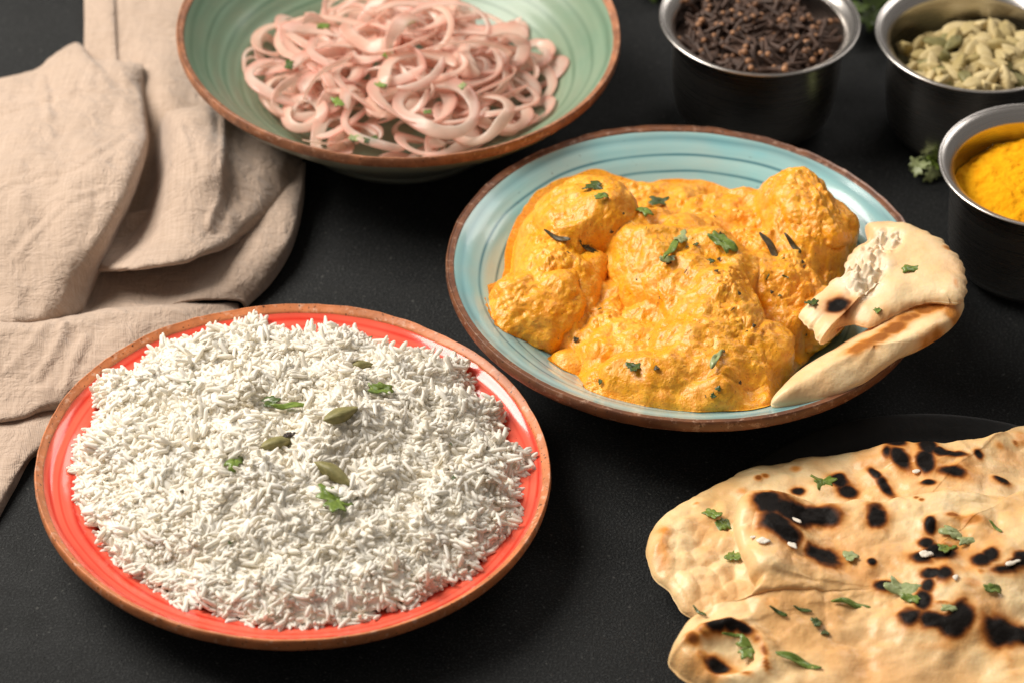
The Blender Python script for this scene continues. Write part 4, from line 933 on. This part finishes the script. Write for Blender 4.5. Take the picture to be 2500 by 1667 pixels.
tn = thing('torn_naan', 'torn piece of pale naan folded over, leaning on the right rim of the blue bowl', 'naan', tuple(P(2190, 740, .05)))
for o in (lower, upper): o.parent = tn; o.matrix_parent_inverse = Matrix.Identity(4); o.location = -Vector(tn.location)
tn_bvh = bvh_of([lower, upper])
for (u, v, k, s_, mt, sp, sd, lb) in [(2226, 658, 'chip', .0062, 0, .3, 91, 'bright green coriander leaf on the pale top of the torn naan'), (1983, 744, 'lobed', .0040, 1, .9, 92, 'dark coriander scrap on the torn tip of the naan in the bowl'), (2010, 855, 'sliver', .0085, 0, .5, 93, 'olive herb strip on the lower half of the torn naan'), (2142, 762, 'lobed', .0024, 0, .5, 94, 'tiny green leaf in the fold of the torn naan')]:
    p, n = drop(tn_bvh, u, v); leaf('coriander_leaf', lb, p, (n+UPV).normalized(), k, s_, mt, sp, .15, sd, 'coriander pieces on the torn naan', lift=.0010)

# ------------------------------------------------------------------ pickled onion
on = NT('pink_onion')
def _on(t):
    o = t.obj(); pk = t.attr('pink', 'Fac'); nz = t.noise(o, 60, 3, .6); n2 = t.noise(o, 500, 2, .5)
    k = t.math('ADD', t.math('MULTIPLY', pk, .75), t.math('MULTIPLY', t.math('SUBTRACT', nz, .5), .9), clamp=True)
    c = t.ramp(k, [(.0, (.94, .82, .73)), (.4, (.93, .70, .60)), (.8, (.91, .52, .43)), (1., (.85, .35, .28))])
    c = t.mix(t.math('MULTIPLY', t.rand(), .35), c, (.93, .70, .52))
    t.set(Base_Color=c, Roughness=.22)
    t.b.inputs['Specular IOR Level'].default_value = .6
    t.b.inputs['Coat Weight'].default_value = .2; t.b.inputs['Coat Roughness'].default_value = .15
    t.set(Normal=t.bump(n2, .12, .0004))
    tr = t.n('ShaderNodeBsdfTransparent'); mx = t.n('ShaderNodeMixShader'); mx.inputs[0].default_value = .34
    tl_ = t.n('ShaderNodeBsdfTranslucent', i_Color=c); m2 = t.n('ShaderNodeMixShader'); m2.inputs[0].default_value = .42; t.link(t.b.outputs[0], m2.inputs[1]); t.link(tl_.outputs[0], m2.inputs[2])
    t.link(m2.outputs[0], mx.inputs[1]); t.link(tr.outputs[0], mx.inputs[2]); t.link(mx.outputs[0], t.out.inputs['Surface'])
_on(on); on = on.m
grn_prof = prof_spline([(r*R_GRN, z) for r, z in GRN_IN], 10); GC = np.array(C_GRN)
def onion(label, c, rad, arc, w_, th, tilt, spin, squash=.85, wave=.1, seed=0, group='pink onion slices in the green bowl'):
    rg = np.random.default_rng(seed); nu = 64; closed = arc >= 6.2
    s = np.arange(nu)/nu*2*math.pi if closed else np.linspace(0, arc, nu)
    pr = np.array([(-.5, -.32), (-.5, .2), (-.36, .5), (0, .56), (.36, .5), (.5, .2), (.5, -.32), (.34, -.5), (0, -.40), (-.34, -.5)]); m = len(pr)
    taper = np.ones(nu) if closed else np.clip(np.minimum(s, arc-s)/(.45), .0, 1)**.6*.85+.15
    wv = 1+.18*np.sin(2*s+seed)+.1*rg.normal()
    rr = rad*(1+.10*np.sin(2*s+seed*1.3)+.05*np.sin(3*s+seed))
    cx = rr*np.cos(s); cy = rr*squash*np.sin(s); cz = rad*wave*(np.sin(2*s+seed)+.6*np.sin(s*1.5+seed*2))
    nx, ny = np.cos(s), np.sin(s)
    R_ = w_*taper*wv
    lean = .45*np.sin(s+seed)+.25*rg.normal()      # the band twists between flat and upright
    a0 = pr[:, 0][None, :]*R_[:, None]; b0 = pr[:, 1][None, :]*(th*(.4+.6*taper))[:, None]
    ra = a0*np.cos(lean)[:, None]-b0*np.sin(lean)[:, None]; za = a0*np.sin(lean)[:, None]+b0*np.cos(lean)[:, None]
    V = np.stack([cx[:, None]+nx[:, None]*ra, cy[:, None]+ny[:, None]*ra, cz[:, None]+za], -1).reshape(-1, 3)
    rm = np.array(Matrix.Rotation(spin, 3, 'Z')@Matrix.Rotation(tilt, 3, 'X'))
    W = V@rm.T+np.array(c)
    d = W[:, :2]-GC; r = np.hypot(d[:, 0], d[:, 1]); lim = .078; k = np.where(r > lim, lim/np.maximum(r, 1e-6)*.25+.75, 1); W[:, :2] = GC+d*k[:, None]; r = r*k
    zmin = np.interp(r, grn_prof[:, 0], grn_prof[:, 1])+.0012; lo = zmin+np.clip(V[:, 2]*.3+.001, 0, .003)
    W[:, 2] = np.where(W[:, 2] < lo, lo, W[:, 2])
    F = grid_faces(nu, m+0, closed); 
    i = np.arange(nu if closed else nu-1); i2 = (i+1) % nu
    F = np.vstack([F, np.stack([i*m+m-1, i2*m+m-1, i2*m, i*m], 1)])
    if not closed:
        e = (nu-1)*m; F = np.vstack([F, [[0, 1, 8, 9], [1, 2, 7, 8], [2, 3, 6, 7], [3, 4, 5, 6]], [[e+9, e+8, e+1, e], [e+8, e+7, e+2, e+1], [e+7, e+6, e+3, e+2], [e+6, e+5, e+4, e+3]]])
    pk = np.tile(np.clip(pr[:, 0]+.5, 0, 1), nu)
    o = mesh_np('onion_slice', W-np.array(c), F, on, attrs={'pink': pk}, loc=c)
    import bmesh
    bm = bmesh.new(); bm.from_mesh(o.data); bmesh.ops.recalc_face_normals(bm, faces=bm.faces); bm.to_mesh(o.data); bm.free()
    return tag(o, label, 'onion slice', group)
rg = random.Random(11)
hc = np.array([C_GRN[0]+.004, C_GRN[1]-.004])
for i in range(210):
    a = rg.uniform(0, 6.283); r = .067*math.sqrt(rg.random()); x = hc[0]+r*math.cos(a)*1.05; y = hc[1]+r*math.sin(a)
    top = .018+.038*(1-(r/.078)**2)
    z = top*(.40+.55*rg.random()) if i < 80 else top*rg.uniform(.84, 1.05)
    rad = rg.choice([.011, .013, .016, .018, .020, .023]); arc = rg.choice([6.283, 6.283, 4.5, 3.6, 3.0, 2.4, 1.6])
    if r > .052: rad = min(rad, .016)
    onion('pink onion slice in the loose tangle filling the green bowl', (x, y, z), rad, arc, rg.uniform(.0034, .0072), rg.uniform(.0007, .0012), rg.gauss(0, .38), rg.uniform(0, 6.28), rg.uniform(.6, .95), rg.uniform(.03, .14), i)
for (u, v, z, rad, arc, w_, tilt, spin, sq, sd, lb) in [
    (1070, 262, .047, .0190, 6.283, .0062, .15, .3, .92, 201, 'large closed onion ring at the front centre of the onion heap'),
    (1165, 285, .042, .0165, 5.2, .0060, -.2, 2.5, .9, 202, 'onion ring right of the large front ring'),
    (1020, 190, .052, .0200, 3.4, .0075, .3, .5, .8, 203, 'pink curved onion band arching over the large front ring'),
    (695, 200, .034, .0180, 4.6, .0062, .25, 1.9, 1.1, 204, 'looped onion slice at the left end of the heap'),
    (690, 90, .036, .0150, 5.0, .0058, -.1, 1.2, .9, 205, 'small onion loop at the upper left of the heap'),
    (1270, 210, .030, .0190, 4.4, .0055, .1, -1.2, .85, 206, 'wide onion loop at the right end of the heap'),
    (880, 255, .046, .0130, 2.2, .0060, .3, 1.6, .6, 207, 'short pale onion strip left of the large front ring'),
    (1200, 130, .050, .0200, 4.0, .0085, .2, .6, .7, 208, 'broad pink onion slice with a slit, upper right of the heap'),
    (860, 130, .052, .0190, 2.6, .0100, -.1, .3, .7, 209, 'broad reddish onion slice at the top left of the heap')]:
    onion(lb, tuple(P(u, v, z)), rad, arc, w_*.9, .0013, tilt, spin, sq, .06, sd, group=None)
for (u, v, s_, mt, sp, sd, lb) in [(790, 70, .0045, 0, .2, 101, 'green leaf bit on the reddish onion slice'), (948, 138, .0050, 0, 1.2, 102, 'green leaf bit in the middle of the onion heap'), (825, 255, .0055, 0, 2.0, 103, 'yellow-green leaf among the left onion strips'), (1044, 280, .0030, 0, .5, 104, 'small green leaf beside the large front onion ring'),
                                   (905, 347, .0050, 1, .5, 105, 'dark green leaf at the front edge of the onions'), (868, 344, .0045, 2, .2, 106, 'grey-green leaf left of the dark leaf at the front of the onions'), (706, 165, .0050, 1, 1.5, 107, 'dark leaf inside the left onion loop'), (1000, 60, .0045, 0, .7, 108, 'green leaf bit near the top edge of the onions'), (1130, 215, .0038, 2, 1.1, 109, 'pale green leaf bit right of the onion heap centre'), (930, 215, .0040, 0, 2.4, 110, 'green leaf bit left of the large front onion ring')]:
    leaf('coriander_leaf', lb, Vector(P(u, v, .052 if v < 300 else .040)), Vector((0, -.3, 1)).normalized(), 'chip', s_, mt, sp, .3, sd, 'coriander bits on the onions', lift=.002)

# ------------------------------------------------------------------ spices in the steel bowls
def heap(name, zf, c, R, mat, n=140, k=60, kind='stuff', label=None, cat=None):
    a = np.arange(n)/n*2*math.pi; t = np.linspace(.003, 1, k)
    X = c[0]+R*t[None, :]*np.cos(a)[:, None]; Y = c[1]+R*t[None, :]*np.sin(a)[:, None]
    Z = zf(X.ravel()-c[0], Y.ravel()-c[1]); o = mesh_np(name, np.c_[X.ravel()-c[0], Y.ravel()-c[1], Z], grid_faces(n, k, True)[:, ::-1], mat, loc=(c[0], c[1], 0))
    return tag(o, label, cat, None, kind)
t_, c, R, h = sb_tur
def tur_z(x, y):
    q = xyz0(x+c[0], y+c[1]); r = np.hypot(x, y)
    d = 1-(np.hypot(x-.006, y+.002)/(R-.012))**2
    return .0495+.009*np.clip(d, -1, 1)+.0022*fbm(q, 70, 3, 51)+.0009*fbm(q, 320, 3, 52)
tur_m = m_plain('turmeric_powder', [(.3, (.86, .33, .003)), (.7, (.95, .47, .010))], 160, .9, bump=(700, .8, .0012), spec=.1)
heap('turmeric_powder', tur_z, c, R-.0085, tur_m, 200, 110, 'stuff', 'heaped yellow turmeric powder in the nearest steel bowl', 'turmeric')

clove_m = m_plain('clove_stem', [(.3, (.022, .011, .007)), (.7, (.085, .042, .026))], 240, .6, bump=(900, .6, .0006), rnd=((.11, .06, .04), .5))
bud_m = m_plain('clove_bud', [(.3, (.26, .11, .045)), (.7, (.50, .25, .12))], 300, .5, bump=(900, .4, .0005), rnd=((.08, .035, .02), .7))
def clove_geo():
    nu = 8; a = np.arange(nu)/nu*2*math.pi
    tl = [0, .002, .02, .5, .80, .86, .90, 1.02, 1.03]; rr = [.01, .55, .75, 1.0, 1.25, 1.5, 1.5, 1.9, .3]
    V = []
    for t, r in zip(tl, rr):
        f = np.ones(nu)
        if .95 < t < 1.03: f = np.where(np.arange(nu) % 2 == 0, 1.25, .55)
        V.append(np.stack([np.full(nu, t*.0105), r*f*.00085*np.cos(a)*1.1, r*f*.00085*np.sin(a)*.9], 1))
    V = np.array(V).transpose(1, 0, 2).reshape(-1, 3); V[:, 0] -= .006
    n2, m2 = 10, 8; a2 = np.arange(n2)/n2*2*math.pi; ph = np.linspace(.05, math.pi-.05, m2)
    B = np.stack([np.broadcast_to(np.cos(ph)*.0013+.0055, (n2, m2)), np.cos(a2)[:, None]*np.sin(ph)*.00135, np.sin(a2)[:, None]*np.sin(ph)*.00135], -1).reshape(-1, 3)
    return (V, grid_faces(nu, len(tl), True)), (B, grid_faces(n2, m2, True))
(cv, cf), (bv, bf) = clove_geo()
clove0 = mesh_np('clove', cv, cf, clove_m); bud0 = mesh_np('bud', bv, bf, bud_m, clove0)
t_, c, R, h = sb_clove
def clo_z(x, y):
    q = xyz0(x+c[0], y+c[1]); r = np.hypot(x, y)
    return .0510+.006*np.clip(1-(np.hypot(x+.003, y+.004)/(R-.010))**2, -.6, 1)+.0028*fbm(q, 60, 2, 55)-.004*smooth01((x-.012)/.03)*smooth01((y-.0)/.03)
heap('clove_bed', lambda x, y: clo_z(x, y)-.004, c, R-.0088, clove_m, label='dark bed of cloves below the top ones in the clove bowl', cat='cloves')
rg = random.Random(21); first = True; used = 0
for i in range(250):
    a = rg.uniform(0, 6.28); r = (R-.0125)*math.sqrt(rg.random()); x, y = r*math.cos(a), r*math.sin(a)
    z = float(clo_z(np.array([x]), np.array([y]))[0])+rg.uniform(-.003, .0015)
    if first: o, b = clove0, bud0; first = False
    else:
        o = clove0.copy(); COL.objects.link(o)
        if rg.random() < .62: b = bud0.copy(); COL.objects.link(b); b.parent = o
    s_ = rg.uniform(1.0, 1.35)
    o.matrix_world = Matrix.Translation((c[0]+x, c[1]+y, z))@Matrix.Rotation(rg.uniform(0, 6.28), 4, 'Z')@Matrix.Rotation(rg.gauss(0, .45), 4, 'Y')@Matrix.Rotation(rg.uniform(0, 6), 4, 'X')@Matrix.Scale(s_, 4)
    tag(o, 'dried brown clove in the heap inside the clove bowl', 'clove', 'cloves in the steel bowl')

t_, c, R, h = sb_card
def car_z(x, y):
    q = xyz0(x+c[0], y+c[1])
    return .0475+.007*np.clip(1-(np.hypot(x-.008, y+.010)/(R-.010))**2, -.8, 1)+.002*vn(q, 60, 65)
heap('cardamom_bed', lambda x, y: car_z(x, y)-.009, c, R-.0088, m_plain('cardamom_shade', [(.3, (.10, .085, .03)), (.7, (.2, .17, .07))], 200, .8), label='lower layer of cardamom pods in the cardamom bowl', cat='cardamom pods')  # bed in a darkened pod colour, painting in the shade between pods
rg = random.Random(33)
for i in range(120):
    a = rg.uniform(0, 6.28); r = (R-.0165)*math.sqrt(rg.random()); x, y = r*math.cos(a), r*math.sin(a)
    z = float(car_z(np.array([x]), np.array([y]))[0])+rg.uniform(-.005, .001)
    pod('pale green cardamom pod in the heap inside the cardamom bowl', Vector((c[0]+x, c[1]+y, z)), Vector((rg.gauss(0, .35), rg.gauss(0, .35), 1)).normalized(), rg.uniform(0, 6.28), rg.uniform(.0140, .0180), rg.uniform(.0030, .0038), pod_pale if rg.random() > .16 else pod_green, 10+i % 6, 'cardamom pods in the steel bowl', tilt=rg.gauss(0, .3), lift=0)

# ------------------------------------------------------------------ coriander on the table
stem_m = m_plain('coriander_stem', [(.3, (.06, .11, .02)), (.7, (.12, .2, .04))], 300, .45)
def tube(name, pts, r, mat, parent=None, n=8):
    Pn = catmull(np.array(pts), 6); T = np.gradient(Pn, axis=0); T /= np.linalg.norm(T, axis=1)[:, None]
    A = np.cross(T, [0, 0, 1.]); A /= np.maximum(np.linalg.norm(A, axis=1), 1e-6)[:, None]; B = np.cross(T, A); a = np.arange(n)/n*2*math.pi
    V = Pn[None]+r*(np.cos(a)[:, None, None]*A[None]+np.sin(a)[:, None, None]*B[None])
    return mesh_np(name, V.reshape(-1, 3), grid_faces(n, len(Pn), True), mat, parent)
def sprig(label, px, size, nleaf, seed, mats=(1, 1, 0), spread=1.):
    rg = random.Random(seed); base = Vector(P(*px)); t = thing('coriander_sprig', label, 'herb sprig', base, 'coriander sprigs on the table')
    for k in range(nleaf):
        a = rg.uniform(0, 6.28); d = size*rg.uniform(.35, 1.)*spread
        e = Vector((math.cos(a)*d, math.sin(a)*d*.8, rg.uniform(.15, .8)*size*.6+.002))
        tube('stem', [(0, 0, .0015), tuple(e*.5+Vector((0, 0, .003))), tuple(e)], .0006, stem_m, t)
        V, F = leaf_geo('whole', size*rg.uniform(.38, .6), seed*10+k); lf = mesh_np('leaf', V, F, leaf_mats[rg.choice(mats)], t)
        md = lf.modifiers.new('thickness', 'SOLIDIFY'); md.thickness = .0003
        lf.location = e; lf.rotation_euler = (rg.gauss(0, .5), rg.gauss(0, .5), rg.uniform(0, 6))
    return t
sprig('small coriander sprig on the table between the cardamom bowl and turmeric bowl', (2262, 414, .001), .013, 6, 3, (0, 0, 2, 2))
sprig('dark coriander bunch behind, between the clove bowl and the cardamom bowl', (2128, 40, .001), .030, 14, 4)
sprig('dark coriander leaves at the top edge, left of the clove bowl', (1590, -45, .001), .024, 8, 6)
